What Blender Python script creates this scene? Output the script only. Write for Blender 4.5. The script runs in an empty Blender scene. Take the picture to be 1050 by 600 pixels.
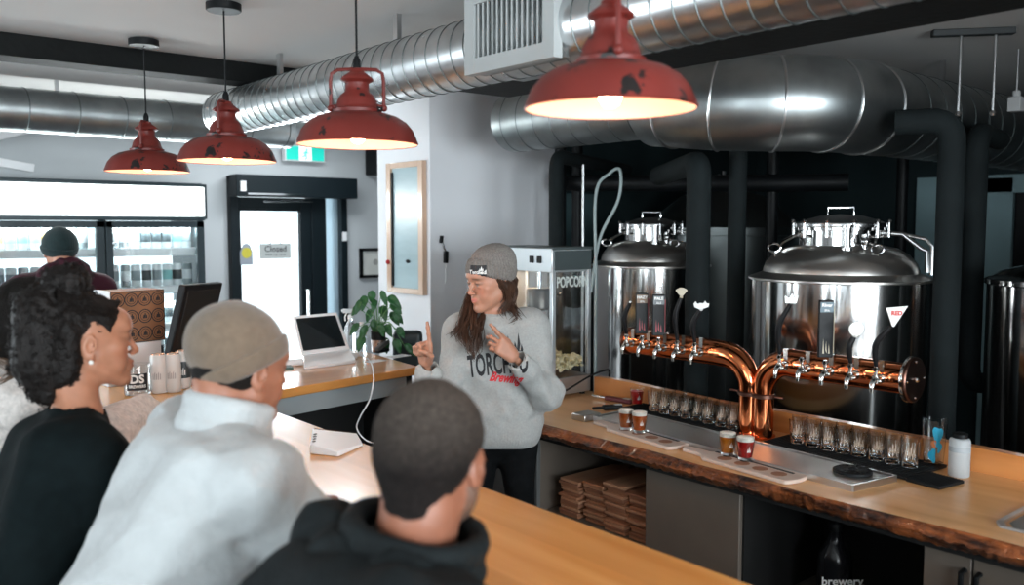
import bpy, bmesh, math, random
import numpy as np
from mathutils import Vector, Matrix, Euler
from mathutils.bvhtree import BVHTree
random.seed(7); RNG = np.random.default_rng(7)
PI = math.pi
COL = bpy.context.scene.collection

# ------------------------------------------------------------------ camera maths
FOC = 900.0; PITCH = math.atan(68 / 900); YAW = math.radians(-40.2); CAMH = 1.75
_cp, _sp = math.cos(PITCH), math.sin(PITCH); _cy, _sy = math.cos(YAW), math.sin(YAW)
def at(px, py, d):
    """world point seen at (px,py) of the 1050x600 frame, d metres along the view axis"""
    a = (px - 525) / FOC; b = (300 - py) / FOC
    f = _cp + b * _sp; u = -_sp + b * _cp
    return Vector(((a * _cy - f * _sy) * d, (a * _sy + f * _cy) * d, CAMH + u * d))
VR = Vector((_cy, _sy, 0)); VF = Vector((-_sy, _cy, 0)); VU = Vector((0, 0, 1))   # right, away, up

# ------------------------------------------------------------------ materials
MATS = {}
def _n(nt, t, **kw):
    n = nt.nodes.new(t)
    for k, v in kw.items(): setattr(n, k, v)
    return n
def mat(name, col, rough=.5, metal=0, var=.0, vscale=8, bump=0, bscale=60, trans=0, ior=1.45, emit=None, estr=0,
        sss=0, stretch=None, col2=None, coat=0, alpha=1, rvar=0, spec=.5, attr=None, aniso=0, sheen=0):
    if name in MATS: return MATS[name]
    m = bpy.data.materials.new(name); m.use_nodes = True; nt = m.node_tree; L = nt.links.new
    b = nt.nodes['Principled BSDF']
    b.inputs['Base Color'].default_value = (*col, 1); b.inputs['Roughness'].default_value = rough
    b.inputs['Metallic'].default_value = metal; b.inputs['IOR'].default_value = ior
    b.inputs['Transmission Weight'].default_value = trans; b.inputs['Specular IOR Level'].default_value = spec
    b.inputs['Coat Weight'].default_value = coat; b.inputs['Coat Roughness'].default_value = .08
    b.inputs['Alpha'].default_value = alpha
    if sheen: b.inputs['Sheen Weight'].default_value = sheen
    if sss:
        b.inputs['Subsurface Weight'].default_value = sss
        b.inputs['Subsurface Radius'].default_value = (.012, .004, .002); b.inputs['Subsurface Scale'].default_value = 1
    if emit: b.inputs['Emission Color'].default_value = (*emit, 1); b.inputs['Emission Strength'].default_value = estr
    tc = _n(nt, 'ShaderNodeTexCoord'); mp = _n(nt, 'ShaderNodeMapping')
    L(tc.outputs['Object'], mp.inputs['Vector'])
    if stretch: mp.inputs['Scale'].default_value = stretch
    src = None
    if attr:
        a = _n(nt, 'ShaderNodeAttribute', attribute_name=attr); src = a.outputs['Color']
    if var or col2 or rvar:
        nz = _n(nt, 'ShaderNodeTexNoise'); nz.inputs['Scale'].default_value = vscale; nz.inputs['Detail'].default_value = 6
        L(mp.outputs['Vector'], nz.inputs['Vector'])
    if var or col2:
        mx = _n(nt, 'ShaderNodeMix', data_type='RGBA')
        rp = _n(nt, 'ShaderNodeValToRGB'); rp.color_ramp.elements[0].position = .35; rp.color_ramp.elements[1].position = .65
        L(nz.outputs['Fac'], rp.inputs['Fac']); L(rp.outputs['Color'], mx.inputs[0])
        c2 = col2 or tuple(c * (1 - var) for c in col)
        if src and not col2:
            ml = _n(nt, 'ShaderNodeMix', data_type='RGBA', blend_type='MULTIPLY'); ml.inputs[0].default_value = 1
            L(src, ml.inputs[6]); ml.inputs[7].default_value = (1 - var, 1 - var, 1 - var, 1)
            L(src, mx.inputs[6]); L(ml.outputs[2], mx.inputs[7])
        else:
            mx.inputs[6].default_value = (*col, 1); mx.inputs[7].default_value = (*c2, 1)
        src = mx.outputs[2]
    if src: L(src, b.inputs['Base Color'])
    if rvar:
        mr = _n(nt, 'ShaderNodeMapRange'); mr.inputs['To Min'].default_value = max(0, rough - rvar); mr.inputs['To Max'].default_value = rough + rvar
        L(nz.outputs['Fac'], mr.inputs['Value']); L(mr.outputs['Result'], b.inputs['Roughness'])
    if bump:
        n2 = _n(nt, 'ShaderNodeTexNoise'); n2.inputs['Scale'].default_value = bscale; n2.inputs['Detail'].default_value = 5
        L(mp.outputs['Vector'], n2.inputs['Vector'])
        bp = _n(nt, 'ShaderNodeBump'); bp.inputs['Strength'].default_value = bump; bp.inputs['Distance'].default_value = .01
        L(n2.outputs['Fac'], bp.inputs['Height']); L(bp.outputs['Normal'], b.inputs['Normal'])
    m['bsdf'] = 1
    MATS[name] = m
    return m

def wood(name, c1, c2, c3, axis='Y', rough=.22, scale=1.0, coat=.6, plank=0, wear=0):
    """plank-like wood with grain running along axis; boards plank metres wide"""
    if name in MATS: return MATS[name]
    m = bpy.data.materials.new(name); m.use_nodes = True; nt = m.node_tree; L = nt.links.new
    b = nt.nodes['Principled BSDF']; b.inputs['Roughness'].default_value = rough; b.inputs['Coat Weight'].default_value = coat
    b.inputs['Coat Roughness'].default_value = .12
    tc = _n(nt, 'ShaderNodeTexCoord'); mp = _n(nt, 'ShaderNodeMapping'); L(tc.outputs['Object'], mp.inputs['Vector'])
    s = {'X': (1.2, 14, 14), 'Y': (14, 1.2, 14), 'Z': (14, 14, 1.2)}[axis]
    mp.inputs['Scale'].default_value = tuple(v * scale for v in s)
    nz = _n(nt, 'ShaderNodeTexNoise'); nz.inputs['Scale'].default_value = 1.0; nz.inputs['Detail'].default_value = 8; nz.inputs['Distortion'].default_value = .6
    L(mp.outputs['Vector'], nz.inputs['Vector'])
    rp = _n(nt, 'ShaderNodeValToRGB'); e = rp.color_ramp.elements
    e[0].position = .3; e[0].color = (*c2, 1); e[1].position = .62; e[1].color = (*c1, 1)
    e2 = rp.color_ramp.elements.new(.46); e2.color = tuple((a + q) / 2 for a, q in zip(c1, c2)) + (1,)
    L(nz.outputs['Fac'], rp.inputs['Fac'])
    out = rp.outputs['Color']
    n3 = _n(nt, 'ShaderNodeTexNoise'); n3.inputs['Scale'].default_value = 1.1 / scale; n3.inputs['Detail'].default_value = 2
    L(tc.outputs['Object'], n3.inputs['Vector'])
    r3 = _n(nt, 'ShaderNodeValToRGB'); r3.color_ramp.elements[0].position = .45; r3.color_ramp.elements[1].position = .75
    L(n3.outputs['Fac'], r3.inputs['Fac'])
    mx = _n(nt, 'ShaderNodeMix', data_type='RGBA'); L(r3.outputs['Color'], mx.inputs[0]); L(out, mx.inputs[6]); mx.inputs[7].default_value = (*c3, 1)
    out = mx.outputs[2]
    if plank:
        sx = _n(nt, 'ShaderNodeSeparateXYZ'); L(tc.outputs['Object'], sx.inputs[0])
        md = _n(nt, 'ShaderNodeMath', operation='MULTIPLY'); md.inputs[1].default_value = 1 / plank
        L(sx.outputs[1 if axis == 'X' else 0], md.inputs[0])
        fl = _n(nt, 'ShaderNodeMath', operation='FLOOR'); L(md.outputs[0], fl.inputs[0])
        wn = _n(nt, 'ShaderNodeTexWhiteNoise', noise_dimensions='1D'); L(fl.outputs[0], wn.inputs['W'])
        mr = _n(nt, 'ShaderNodeMapRange'); mr.inputs['To Min'].default_value = .88; mr.inputs['To Max'].default_value = 1.1; L(wn.outputs['Value'], mr.inputs['Value'])
        cm = _n(nt, 'ShaderNodeVectorMath', operation='SCALE'); L(out, cm.inputs[0]); L(mr.outputs['Result'], cm.inputs['Scale'])
        out = cm.outputs['Vector']
    L(out, b.inputs['Base Color'])
    bp = _n(nt, 'ShaderNodeBump'); bp.inputs['Strength'].default_value = .08; bp.inputs['Distance'].default_value = .01
    L(nz.outputs['Fac'], bp.inputs['Height']); L(bp.outputs['Normal'], b.inputs['Normal'])
    MATS[name] = m
    return m

def blotch(name, base, chip, rough=.45, scale=14, thr=.63, metal=0, bright=None):
    """paint with chipped dark flakes"""
    if name in MATS: return MATS[name]
    m = mat(name, base, rough, metal); nt = m.node_tree; L = nt.links.new; b = nt.nodes['Principled BSDF']
    tc = _n(nt, 'ShaderNodeTexCoord')
    nz = _n(nt, 'ShaderNodeTexNoise'); nz.inputs['Scale'].default_value = scale; nz.inputs['Detail'].default_value = 4; nz.inputs['Roughness'].default_value = .6
    L(tc.outputs['Object'], nz.inputs['Vector'])
    rp = _n(nt, 'ShaderNodeValToRGB'); rp.color_ramp.elements[0].position = thr; rp.color_ramp.elements[1].position = thr + .025
    L(nz.outputs['Fac'], rp.inputs['Fac'])
    n2 = _n(nt, 'ShaderNodeTexNoise'); n2.inputs['Scale'].default_value = 5; L(tc.outputs['Object'], n2.inputs['Vector'])
    m1 = _n(nt, 'ShaderNodeMix', data_type='RGBA'); L(n2.outputs['Fac'], m1.inputs[0]); m1.inputs[6].default_value = (*[c * .75 for c in base], 1); m1.inputs[7].default_value = (*(bright or [min(1, c * 1.3) for c in base]), 1)
    m2 = _n(nt, 'ShaderNodeMix', data_type='RGBA'); L(rp.outputs['Color'], m2.inputs[0]); L(m1.outputs[2], m2.inputs[6]); m2.inputs[7].default_value = (*chip, 1)
    L(m2.outputs[2], b.inputs['Base Color'])
    return m

# ------------------------------------------------------------------ mesh builder
class MB:
    def __init__(s): s.v = []; s.f = []; s.mi = []
    def add(s, vs, fs, mi=0):
        o = len(s.v); s.v += [tuple(p) for p in vs]; s.f += [tuple(i + o for i in q) for q in fs]; s.mi += [mi] * len(fs); return s
    def box(s, a, b, mi=0):
        x0, y0, z0 = [min(p, q) for p, q in zip(a, b)]; x1, y1, z1 = [max(p, q) for p, q in zip(a, b)]
        return s.add([(x0,y0,z0),(x1,y0,z0),(x1,y1,z0),(x0,y1,z0),(x0,y0,z1),(x1,y0,z1),(x1,y1,z1),(x0,y1,z1)],
              [(0,3,2,1),(4,5,6,7),(0,1,5,4),(1,2,6,5),(2,3,7,6),(3,0,4,7)], mi)
    def obox(s, c, sz, M=None, mi=0):
        """box centred c, size sz, rotated by Matrix M"""
        vs = []
        for dx, dy, dz in ((-1,-1,-1),(1,-1,-1),(1,1,-1),(-1,1,-1),(-1,-1,1),(1,-1,1),(1,1,1),(-1,1,1)):
            p = Vector((dx*sz[0]/2, dy*sz[1]/2, dz*sz[2]/2)); p = (M @ p) if M else p; vs.append(p + Vector(c))
        return s.add(vs, [(0,3,2,1),(4,5,6,7),(0,1,5,4),(1,2,6,5),(2,3,7,6),(3,0,4,7)], mi)
    def lathe(s, prof, c=(0,0,0), n=32, M=None, caps=True, mi=0):
        """prof: (r,z) list from bottom up; revolve about z then transform"""
        vs = []; fs = []
        for r, z in prof:
            for k in range(n):
                a = 2*PI*k/n; p = Vector((r*math.cos(a), r*math.sin(a), z)); p = (M @ p) if M else p; vs.append(p + Vector(c))
        m = len(prof)
        for i in range(m-1):
            for k in range(n):
                k2 = (k+1) % n; fs.append((i*n+k, i*n+k2, (i+1)*n+k2, (i+1)*n+k))
        if caps:
            if prof[0][0] > 1e-5: fs.append(tuple(range(n-1, -1, -1)))
            if prof[-1][0] > 1e-5: fs.append(tuple((m-1)*n + k for k in range(n)))
        return s.add(vs, fs, mi)
    def cyl(s, a, b, r, r2=None, n=20, mi=0, caps=True):
        a = Vector(a); b = Vector(b); d = b - a; q = d.to_track_quat('Z', 'Y').to_matrix()
        return s.lathe([(r, 0), (r if r2 is None else r2, d.length)], a, n, q, caps, mi)
    def ball(s, c, r, n=16, sq=(1,1,1), M=None, mi=0):
        pr = [(max(1e-6, math.sin(PI*i/(n//2)))*1, -math.cos(PI*i/(n//2))) for i in range(n//2+1)]
        Q = Matrix.Diagonal(Vector([r*q for q in sq])); Q = (M @ Q) if M else Q
        return s.lathe(pr, c, n, Q, False, mi)
    def tube(s, pts, r, n=10, closed=False, caps=True, mi=0):
        pts = [Vector(p) for p in pts]; m = len(pts); R = r if isinstance(r, (list, tuple)) else [r]*m
        tang = []
        for i in range(m):
            if closed: t = pts[(i+1) % m] - pts[i-1]
            else: t = pts[min(i+1, m-1)] - pts[max(i-1, 0)]
            tang.append(t.normalized() if t.length > 1e-9 else Vector((0,0,1)))
        up = Vector((0,0,1)) if abs(tang[0].z) < .9 else Vector((1,0,0))
        u = tang[0].cross(up).normalized(); vs = []
        for i in range(m):
            u = (u - tang[i]*u.dot(tang[i])).normalized(); w = tang[i].cross(u)
            for k in range(n):
                a = 2*PI*k/n; vs.append(pts[i] + (u*math.cos(a) + w*math.sin(a))*R[i])
        fs = []
        for i in range(m if closed else m-1):
            j = (i+1) % m
            for k in range(n):
                k2 = (k+1) % n; fs.append((i*n+k, i*n+k2, j*n+k2, j*n+k))
        if caps and not closed: fs.append(tuple(range(n-1, -1, -1))); fs.append(tuple((m-1)*n+k for k in range(n)))
        return s.add(vs, fs, mi)
    def prism(s, poly, h, M=None, c=(0,0,0), mi=0):
        """poly (x,y) ccw extruded 0..h along z, then transformed"""
        n = len(poly); vs = []
        for z in (0, h):
            for x, y in poly:
                p = Vector((x, y, z)); p = (M @ p) if M else p; vs.append(p + Vector(c))
        fs = [tuple(range(n-1, -1, -1)), tuple(range(n, 2*n))] + [(i, (i+1) % n, n+(i+1) % n, n+i) for i in range(n)]
        return s.add(vs, fs, mi)
    def mesh(s, name, mats, smooth=40, off=(0,0,0)):
        me = bpy.data.meshes.new(name); o = Vector(off)
        me.from_pydata([tuple(Vector(p) - o) for p in s.v], [], s.f)
        for m in (mats if isinstance(mats, (list, tuple)) else [mats]): me.materials.append(m)
        me.polygons.foreach_set('material_index', s.mi)
        if smooth:
            me.polygons.foreach_set('use_smooth', [True]*len(s.f))
        me.validate(); me.update()
        bm = bmesh.new(); bm.from_mesh(me); bmesh.ops.recalc_face_normals(bm, faces=bm.faces); bm.to_mesh(me); bm.free()
        if smooth: me.set_sharp_from_angle(angle=math.radians(smooth))
        return me
    def build(s, name, mats, parent=None, bevel=0, smooth=40, base=None, local=False, seg=2):
        """world-coordinate mesh; parent's accumulated location is taken off; base = origin of a top-level mesh"""
        off = Vector((0,0,0))
        if parent is not None and not local:
            p = parent
            while p is not None: off += p.location; p = p.parent
        elif base is not None: off = Vector(base)
        elif parent is None and not local:
            a = np.array(s.v); off = Vector(((a[:,0].min()+a[:,0].max())/2, (a[:,1].min()+a[:,1].max())/2, a[:,2].min()))
        o = bpy.data.objects.new(name, s.mesh(name, mats, smooth, off)); COL.objects.link(o)
        if parent is not None: o.parent = parent
        else: o.location = off if not local else (0,0,0)
        if bevel:
            b = o.modifiers.new('bevel', 'BEVEL'); b.width = bevel; b.segments = seg; b.limit_method = 'ANGLE'; b.angle_limit = math.radians(35)
            b.harden_normals = False
        return o

def tag(o, label, cat, group=None, kind=None):
    o['label'] = label; o['category'] = cat
    if group: o['group'] = group
    if kind: o['kind'] = kind
    return o
def thing(name, label, cat, loc=(0,0,0), group=None):
    o = bpy.data.objects.new(name, None); COL.objects.link(o); o.location = loc; o.empty_display_size = .05
    return tag(o, label, cat, group)
def struct(o): o['kind'] = 'structure'; return o
def copy_tree(o, parent=None):
    c = o.copy(); COL.objects.link(c)
    if parent is not None: c.parent = parent
    for ch in list(o.children): copy_tree(ch, c)
    return c
def dup(o, loc, rz=None, label=None, group=None):
    c = copy_tree(o); c.location = loc
    if rz is not None: c.rotation_euler = (0, 0, rz)
    if label: c['label'] = label
    if group: c['group'] = group
    return c

def text_mb(txt, size, depth=.001, offset=0., font=None, shear=0, align='CENTER', sx=1.0, spacing=1.0):
    """flat text as an MB lying in the local xy plane, extruded depth upward"""
    cu = bpy.data.curves.new('tmp_text', 'FONT'); cu.body = txt; cu.size = size; cu.extrude = depth/2; cu.offset = offset
    cu.align_x = align; cu.align_y = 'CENTER'; cu.shear = shear; cu.space_character = spacing; cu.resolution_u = 3
    ob = bpy.data.objects.new('tmp_text', cu); COL.objects.link(ob)
    dg = bpy.context.evaluated_depsgraph_get(); me = bpy.data.meshes.new_from_object(ob.evaluated_get(dg))
    mb = MB(); mb.add([(v.co.x*sx, v.co.y, v.co.z) for v in me.vertices], [tuple(p.vertices) for p in me.polygons])
    bpy.data.objects.remove(ob); bpy.data.curves.remove(cu); bpy.data.meshes.remove(me)
    return mb
def frame_mat(x, y, o):
    """4x4 from local x axis, y axis, origin"""
    x = Vector(x).normalized(); y = Vector(y); y = (y - x*y.dot(x)).normalized(); z = x.cross(y)
    M = Matrix((x, y, z)).transposed().to_4x4(); M.translation = Vector(o); return M
def xf(mb, M):
    mb.v = [tuple(M @ Vector(p)) for p in mb.v]; return mb
def catmull(pts, n=8):
    pts = [Vector(p) for p in pts]; P = [pts[0]*2-pts[1]] + pts + [pts[-1]*2-pts[-2]]; out = []
    for i in range(1, len(P)-2):
        for k in range(n):
            t = k/n; a, b, c, d = P[i-1], P[i], P[i+1], P[i+2]
            out.append(.5*((2*b) + (c-a)*t + (2*a-5*b+4*c-d)*t*t + (3*b-a-3*c+d)*t**3))
    out.append(pts[-1]); return out

# ------------------------------------------------------------------ implicit surfaces for bodies and cloth
def _rot(M): return np.array(M.to_3x3()) if M is not None else np.eye(3)
class SDF:
    def __init__(s, h=.005): s.ops = []; s.h = h; s.M = Matrix.Identity(4); s.disp = None; s.sc = 1
    def T(s, p): return np.array(s.M @ Vector(p))
    def cone(s, a, b, r1, r2, k=.02, op='+', sq=None):
        a, b = s.T(a), s.T(b); m = max(r1, r2)
        s.ops.append((op, 'c', (a, b, r1, r2), k, np.minimum(a, b)-m, np.maximum(a, b)+m)); return s
    def ell(s, c, r, k=.02, op='+', rot=None):
        c = s.T(c); R = _rot(s.M)
        if rot is not None: R = R @ _rot(rot)
        m = max(r); s.ops.append((op, 'e', (c, np.array(r, float), R), k, c-m, c+m)); return s
    def box(s, c, r, rd=.01, k=.02, op='+', rot=None):
        c = s.T(c); R = _rot(s.M)
        if rot is not None: R = R @ _rot(rot)
        m = math.sqrt(sum(q*q for q in r)); s.ops.append((op, 'b', (c, np.array(r, float), R, rd), k, c-m, c+m)); return s
    def plane(s, p, n, k=.003):
        """cut away everything on the side n points to"""
        n = np.array((s.M.to_3x3() @ Vector(n)).normalized()); s.ops.append(('-', 'p', (s.T(p), n), k, None, None)); return s
    def prim(s, t, a, P):
        if t == 'c':
            A, B, r1, r2 = a; pa = P-A; ba = B-A; hh = np.clip(pa @ ba/max(ba @ ba, 1e-9), 0, 1)
            return np.linalg.norm(pa - hh[:, None]*ba, axis=1) - (r1 + (r2-r1)*hh)
        if t == 'e':
            c, r, R = a; q = (P-c) @ R; k0 = np.linalg.norm(q/r, axis=1); k1 = np.linalg.norm(q/(r*r), axis=1)
            return k0*(k0-1)/np.maximum(k1, 1e-6)
        if t == 'b':
            c, r, R, rd = a; q = np.abs((P-c) @ R) - (r-rd)
            return np.linalg.norm(np.maximum(q, 0), axis=1) + np.minimum(q.max(1), 0) - rd
        if t == 'p':
            p, n = a; return -((P-p) @ n)
    def ev(s, P, band=None):
        d = np.full(len(P), 1e3); lo, hi = P.min(0), P.max(0)
        if band is None: band = 1e9
        for op, t, a, k, bl, bh in s.ops:
            if bl is not None:
                g = np.linalg.norm(np.maximum(0, np.maximum(bl-hi, lo-bh)))
                if g > band + k*2: continue
            e = s.prim(t, a, P)
            if op == '+': hh = np.maximum(k-np.abs(d-e), 0)/k; d = np.minimum(d, e) - hh*hh*k*.25
            else:
                e = -e; hh = np.maximum(k-np.abs(d-e), 0)/k; d = np.maximum(d, e) + hh*hh*k*.25
        if s.disp is not None: d = d + s.disp(P)
        return d
    def mesh(s):
        h = s.h; B = 8; lo = np.min([o[4] for o in s.ops if o[0] == '+'], axis=0) - .03; hi = np.max([o[5] for o in s.ops if o[0] == '+'], axis=0) + .03
        nb = np.ceil((hi-lo)/(B*h)).astype(int); g = np.stack(np.meshgrid(*[np.arange(n) for n in nb], indexing='ij'), -1).reshape(-1, 3)
        ctr = lo + (g+.5)*B*h
        d = np.concatenate([s.ev(ctr[i:i+4000], .4) for i in range(0, len(ctr), 4000)])
        g = g[np.abs(d) < B*h*.87*1.5 + .012]
        N = nb*B + 2
        c9 = np.stack(np.meshgrid(*[np.arange(9)]*3, indexing='ij'), -1).reshape(-1, 3)
        ids = []; vs = []; quads = []
        def gid(I): return (I[..., 0]*N[1] + I[..., 1])*N[2] + I[..., 2]
        CH = 24
        for q in range(0, len(g), CH):
            gb = g[q:q+CH]; I = gb[:, None, :]*B + c9[None]; P = lo + I.reshape(-1, 3)*h
            D = s.ev(P, .05).reshape(len(gb), 9, 9, 9)
            inn = D < 0
            c = sum(inn[:, x:x+8, y:y+8, z:z+8].astype(np.int8) for x in (0,1) for y in (0,1) for z in (0,1))
            act = (c > 0) & (c < 8); bi, x, y, z = np.nonzero(act)
            if len(bi) == 0: continue
            acc = np.zeros((len(bi), 3)); cnt = np.zeros(len(bi))
            for ax in range(3):
                for u in (0,1):
                    for v in (0,1):
                        o = [u, v]; o.insert(ax, 0); o2 = list(o); o2[ax] = 1
                        d0 = D[bi, x+o[0], y+o[1], z+o[2]]; d1 = D[bi, x+o2[0], y+o2[1], z+o2[2]]
                        m = (d0 < 0) != (d1 < 0); t = np.where(m, d0/np.where(m, d0-d1, 1), 0)
                        p = np.tile(np.array(o, float), (len(bi), 1)); p[:, ax] = t
                        acc += p*m[:, None]; cnt += m
            base = gb[bi]*B + np.stack([x, y, z], -1)
            vs.append(lo + (base + acc/cnt[:, None])*h); ids.append(gid(base))
            for ax in range(3):
                sl0 = D[:, :8, :8, :8]; sh = [slice(0,8)]*3; sh[ax] = slice(1,9); sl1 = D[:, sh[0], sh[1], sh[2]]
                e = (sl0 < 0) != (sl1 < 0); bi2, x2, y2, z2 = np.nonzero(e)
                if len(bi2) == 0: continue
                bs = gb[bi2]*B + np.stack([x2, y2, z2], -1); flip = sl0[bi2, x2, y2, z2] < 0
                a1 = (ax+1) % 3; a2 = (ax+2) % 3; E1 = np.zeros(3, int); E1[a1] = 1; E2 = np.zeros(3, int); E2[a2] = 1
                qd = np.stack([gid(bs-E1-E2), gid(bs-E2), gid(bs), gid(bs-E1)], -1)
                qd[~flip] = qd[~flip][:, ::-1]; quads.append(qd)
        ids = np.concatenate(ids); vs = np.concatenate(vs); quads = np.concatenate(quads)
        o = np.argsort(ids); ids = ids[o]; vs = vs[o]; f = np.searchsorted(ids, quads); f = np.minimum(f, len(ids)-1)
        ok = (ids[f] == quads).all(1); return vs, f[ok]
    def build(s, name, material, parent=None, color=None, base=None, smooth_it=1, post=None):
        vs, f = s.mesh()
        me = bpy.data.meshes.new(name); off = Vector((0,0,0)); p = parent
        while p is not None: off += p.location; p = p.parent
        if parent is None and base is not None: off = Vector(base)
        if smooth_it:
            e = np.concatenate([f[:, [0,1]], f[:, [1,2]], f[:, [2,3]], f[:, [3,0]]])
            for _ in range(smooth_it):
                acc = np.zeros_like(vs); cnt = np.zeros(len(vs)); np.add.at(acc, e[:,0], vs[e[:,1]]); np.add.at(cnt, e[:,0], 1); np.add.at(acc, e[:,1], vs[e[:,0]]); np.add.at(cnt, e[:,1], 1)
                vs = .5*vs + .5*acc/np.maximum(cnt, 1)[:, None]
        if post is not None: vs = post(vs)
        me.vertices.add(len(vs)); me.vertices.foreach_set('co', (vs - np.array(off)).astype(np.float32).ravel())
        me.loops.add(f.size); me.loops.foreach_set('vertex_index', f.astype(np.int32).ravel())
        me.polygons.add(len(f)); me.polygons.foreach_set('loop_start', np.arange(0, f.size, 4, dtype=np.int32))
        me.polygons.foreach_set('use_smooth', np.ones(len(f), bool)); me.materials.append(material)
        me.update(calc_edges=True); me.validate()
        if color is not None:
            at_ = me.color_attributes.new('col', 'FLOAT_COLOR', 'POINT'); c = np.ones((len(vs), 4), np.float32); c[:, :3] = color(vs); at_.data.foreach_set('color', c.ravel())
        o = bpy.data.objects.new(name, me); COL.objects.link(o)
        if parent is not None: o.parent = parent
        else: o.location = off
        return o
def bvh_world(o):
    off = Vector((0,0,0)); p = o
    while p is not None: off += p.location; p = p.parent
    me = o.data; return BVHTree.FromPolygons([v.co + off for v in me.vertices], [tuple(p.vertices) for p in me.polygons])
def drape(mb, bvh, direction, lift=.001):
    """push the mb's points along direction onto a surface, kept lift proud of it"""
    d = Vector(direction).normalized(); out = []
    for p in mb.v:
        p = Vector(p); hit = bvh.ray_cast(p - d*.4, d)
        q = hit[0] if hit[0] is not None else p
        out.append(tuple(q - d*lift))
    mb.v = out; return mb
def refine(mb, maxlen):
    """split long edges so that draped text follows the curve"""
    bm = bmesh.new(); vs = [bm.verts.new(p) for p in mb.v]
    for f in mb.f:
        try: bm.faces.new([vs[i] for i in f])
        except ValueError: pass
    bmesh.ops.triangulate(bm, faces=bm.faces)
    for _ in range(6):
        es = [e for e in bm.edges if e.calc_length() > maxlen]
        if not es: break
        bmesh.ops.subdivide_edges(bm, edges=es, cuts=1); bmesh.ops.triangulate(bm, faces=bm.faces)
    bm.verts.index_update(); r = MB(); r.add([tuple(v.co) for v in bm.verts], [tuple(v.index for v in f.verts) for f in bm.faces]); bm.free(); return r
# ------------------------------------------------------------------ camera, world, lights
cam = bpy.data.cameras.new('camera'); cam.sensor_width = 36; cam.lens = 36*FOC/1050; cam.clip_start = .05; cam.clip_end = 200
co = bpy.data.objects.new('camera', cam); COL.objects.link(co); co.location = (0, 0, CAMH); co.rotation_euler = (PI/2 - PITCH, 0, YAW)
bpy.context.scene.camera = co
cam.dof.use_dof = True; cam.dof.focus_distance = 3.55; cam.dof.aperture_fstop = 2.2
sc = bpy.context.scene
sc.view_settings.view_transform = 'Standard'; sc.view_settings.look = 'None'; sc.view_settings.gamma = 1; sc.view_settings.use_curve_mapping = False
sc.view_settings.exposure = 0.3
w = bpy.data.worlds.new('world'); sc.world = w; w.use_nodes = True
w.node_tree.nodes['Background'].inputs[0].default_value = (.80, .93, 1, 1); w.node_tree.nodes['Background'].inputs[1].default_value = 2.6
def area(name, loc, rot, sx, sy, power, col=(1,1,1), spread=180):
    l = bpy.data.lights.new(name, 'AREA'); l.shape = 'RECTANGLE'; l.size = sx; l.size_y = sy; l.energy = power; l.color = col; l.spread = math.radians(spread)
    o = bpy.data.objects.new(name, l); COL.objects.link(o); o.location = loc; o.rotation_euler = rot; return o
def point(name, loc, power, col, r=.03):
    l = bpy.data.lights.new(name, 'POINT'); l.energy = power; l.color = col; l.shadow_soft_size = r
    o = bpy.data.objects.new(name, l); COL.objects.link(o); o.location = loc; return o

# ------------------------------------------------------------------ materials
wall_m = mat('painted_wall', (.56, .585, .60), .75, var=.06, vscale=1.5, bump=.05, bscale=90)
pillar_m = mat('white_wall_paint', (.80, .81, .84), .7, var=.04, vscale=1.5, bump=.04, bscale=90)
ceil_m = mat('ceiling_paint', (.60, .585, .57), .85, var=.07, vscale=.9, bump=.05, bscale=50)
floor_m = mat('concrete_floor', (.16, .165, .17), .45, var=.4, vscale=2.5, bump=.1, bscale=12)
black_m = mat('black_paint', (.004, .005, .006), .5, var=.3, vscale=20, spec=.25)
frame_m = mat('door_frame_black', (.005, .010, .013), .45, spec=.25)
beam_m = mat('black_beam', (.006, .007, .007), .7, var=.4, vscale=5, bump=.2, bscale=30, spec=.2)
dark_m = mat('brewery_wall', (.018, .036, .040), .8, var=.3, vscale=1.2)
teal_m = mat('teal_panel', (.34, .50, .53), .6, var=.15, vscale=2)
white_m = mat('white_plastic', (.82, .82, .83), .3)
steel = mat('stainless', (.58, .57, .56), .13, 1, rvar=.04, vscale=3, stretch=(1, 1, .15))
steel_r = mat('brushed_steel', (.55, .55, .55), .32, 1, rvar=.08, vscale=14)
chrome = mat('chrome', (.82, .82, .82), .08, 1)
galv = mat('galvanised_duct', (.74, .76, .77), .30, 1, var=.3, vscale=7, rvar=.07)
galv2 = mat('dull_galvanised', (.42, .45, .455), .36, 1, var=.3, vscale=5, rvar=.07)
copper = mat('copper', (.86, .27, .11), .12, 1, var=.25, vscale=9, rvar=.05)
copper_d = mat('tarnished_copper', (.16, .08, .06), .3, 1, var=.4, vscale=9)
rubber = mat('black_rubber', (.006, .007, .008), .6, spec=.3)
foam = mat('pipe_insulation', (.010, .014, .015), .8, var=.25, vscale=6, bump=.15, bscale=40, spec=.2)
glass = mat('clear_glass', (.93, .95, .95), .02, trans=1, ior=1.45)
bar_wood = wood('maple_bar', (.82, .40, .115), (.70, .30, .07), (.88, .47, .17), 'Y', .26, .8, plank=.18, coat=.35)
bar_wood_x = wood('maple_counter', (.66, .29, .075), (.54, .21, .05), (.72, .35, .10), 'X', .28, .8)
tap_wood = wood('live_edge_top', (.80, .44, .19), (.62, .29, .10), (.86, .50, .25), 'Y', .34, .7, coat=.12)
bark = wood('bark_edge', (.16, .045, .018), (.035, .012, .008), (.42, .15, .05), 'Y', .4, 2.2, coat=.4)
cab_m = mat('taupe_cabinet', (.135, .110, .090), .45, var=.1, vscale=6)
cab_d = mat('dark_cabinet', (.014, .014, .014), .5, var=.2, vscale=6)
orange_wood = wood('splash_board', (.64, .26, .08), (.45, .15, .035), (.70, .33, .12), 'Y', .35, .9, coat=.2)

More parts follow.
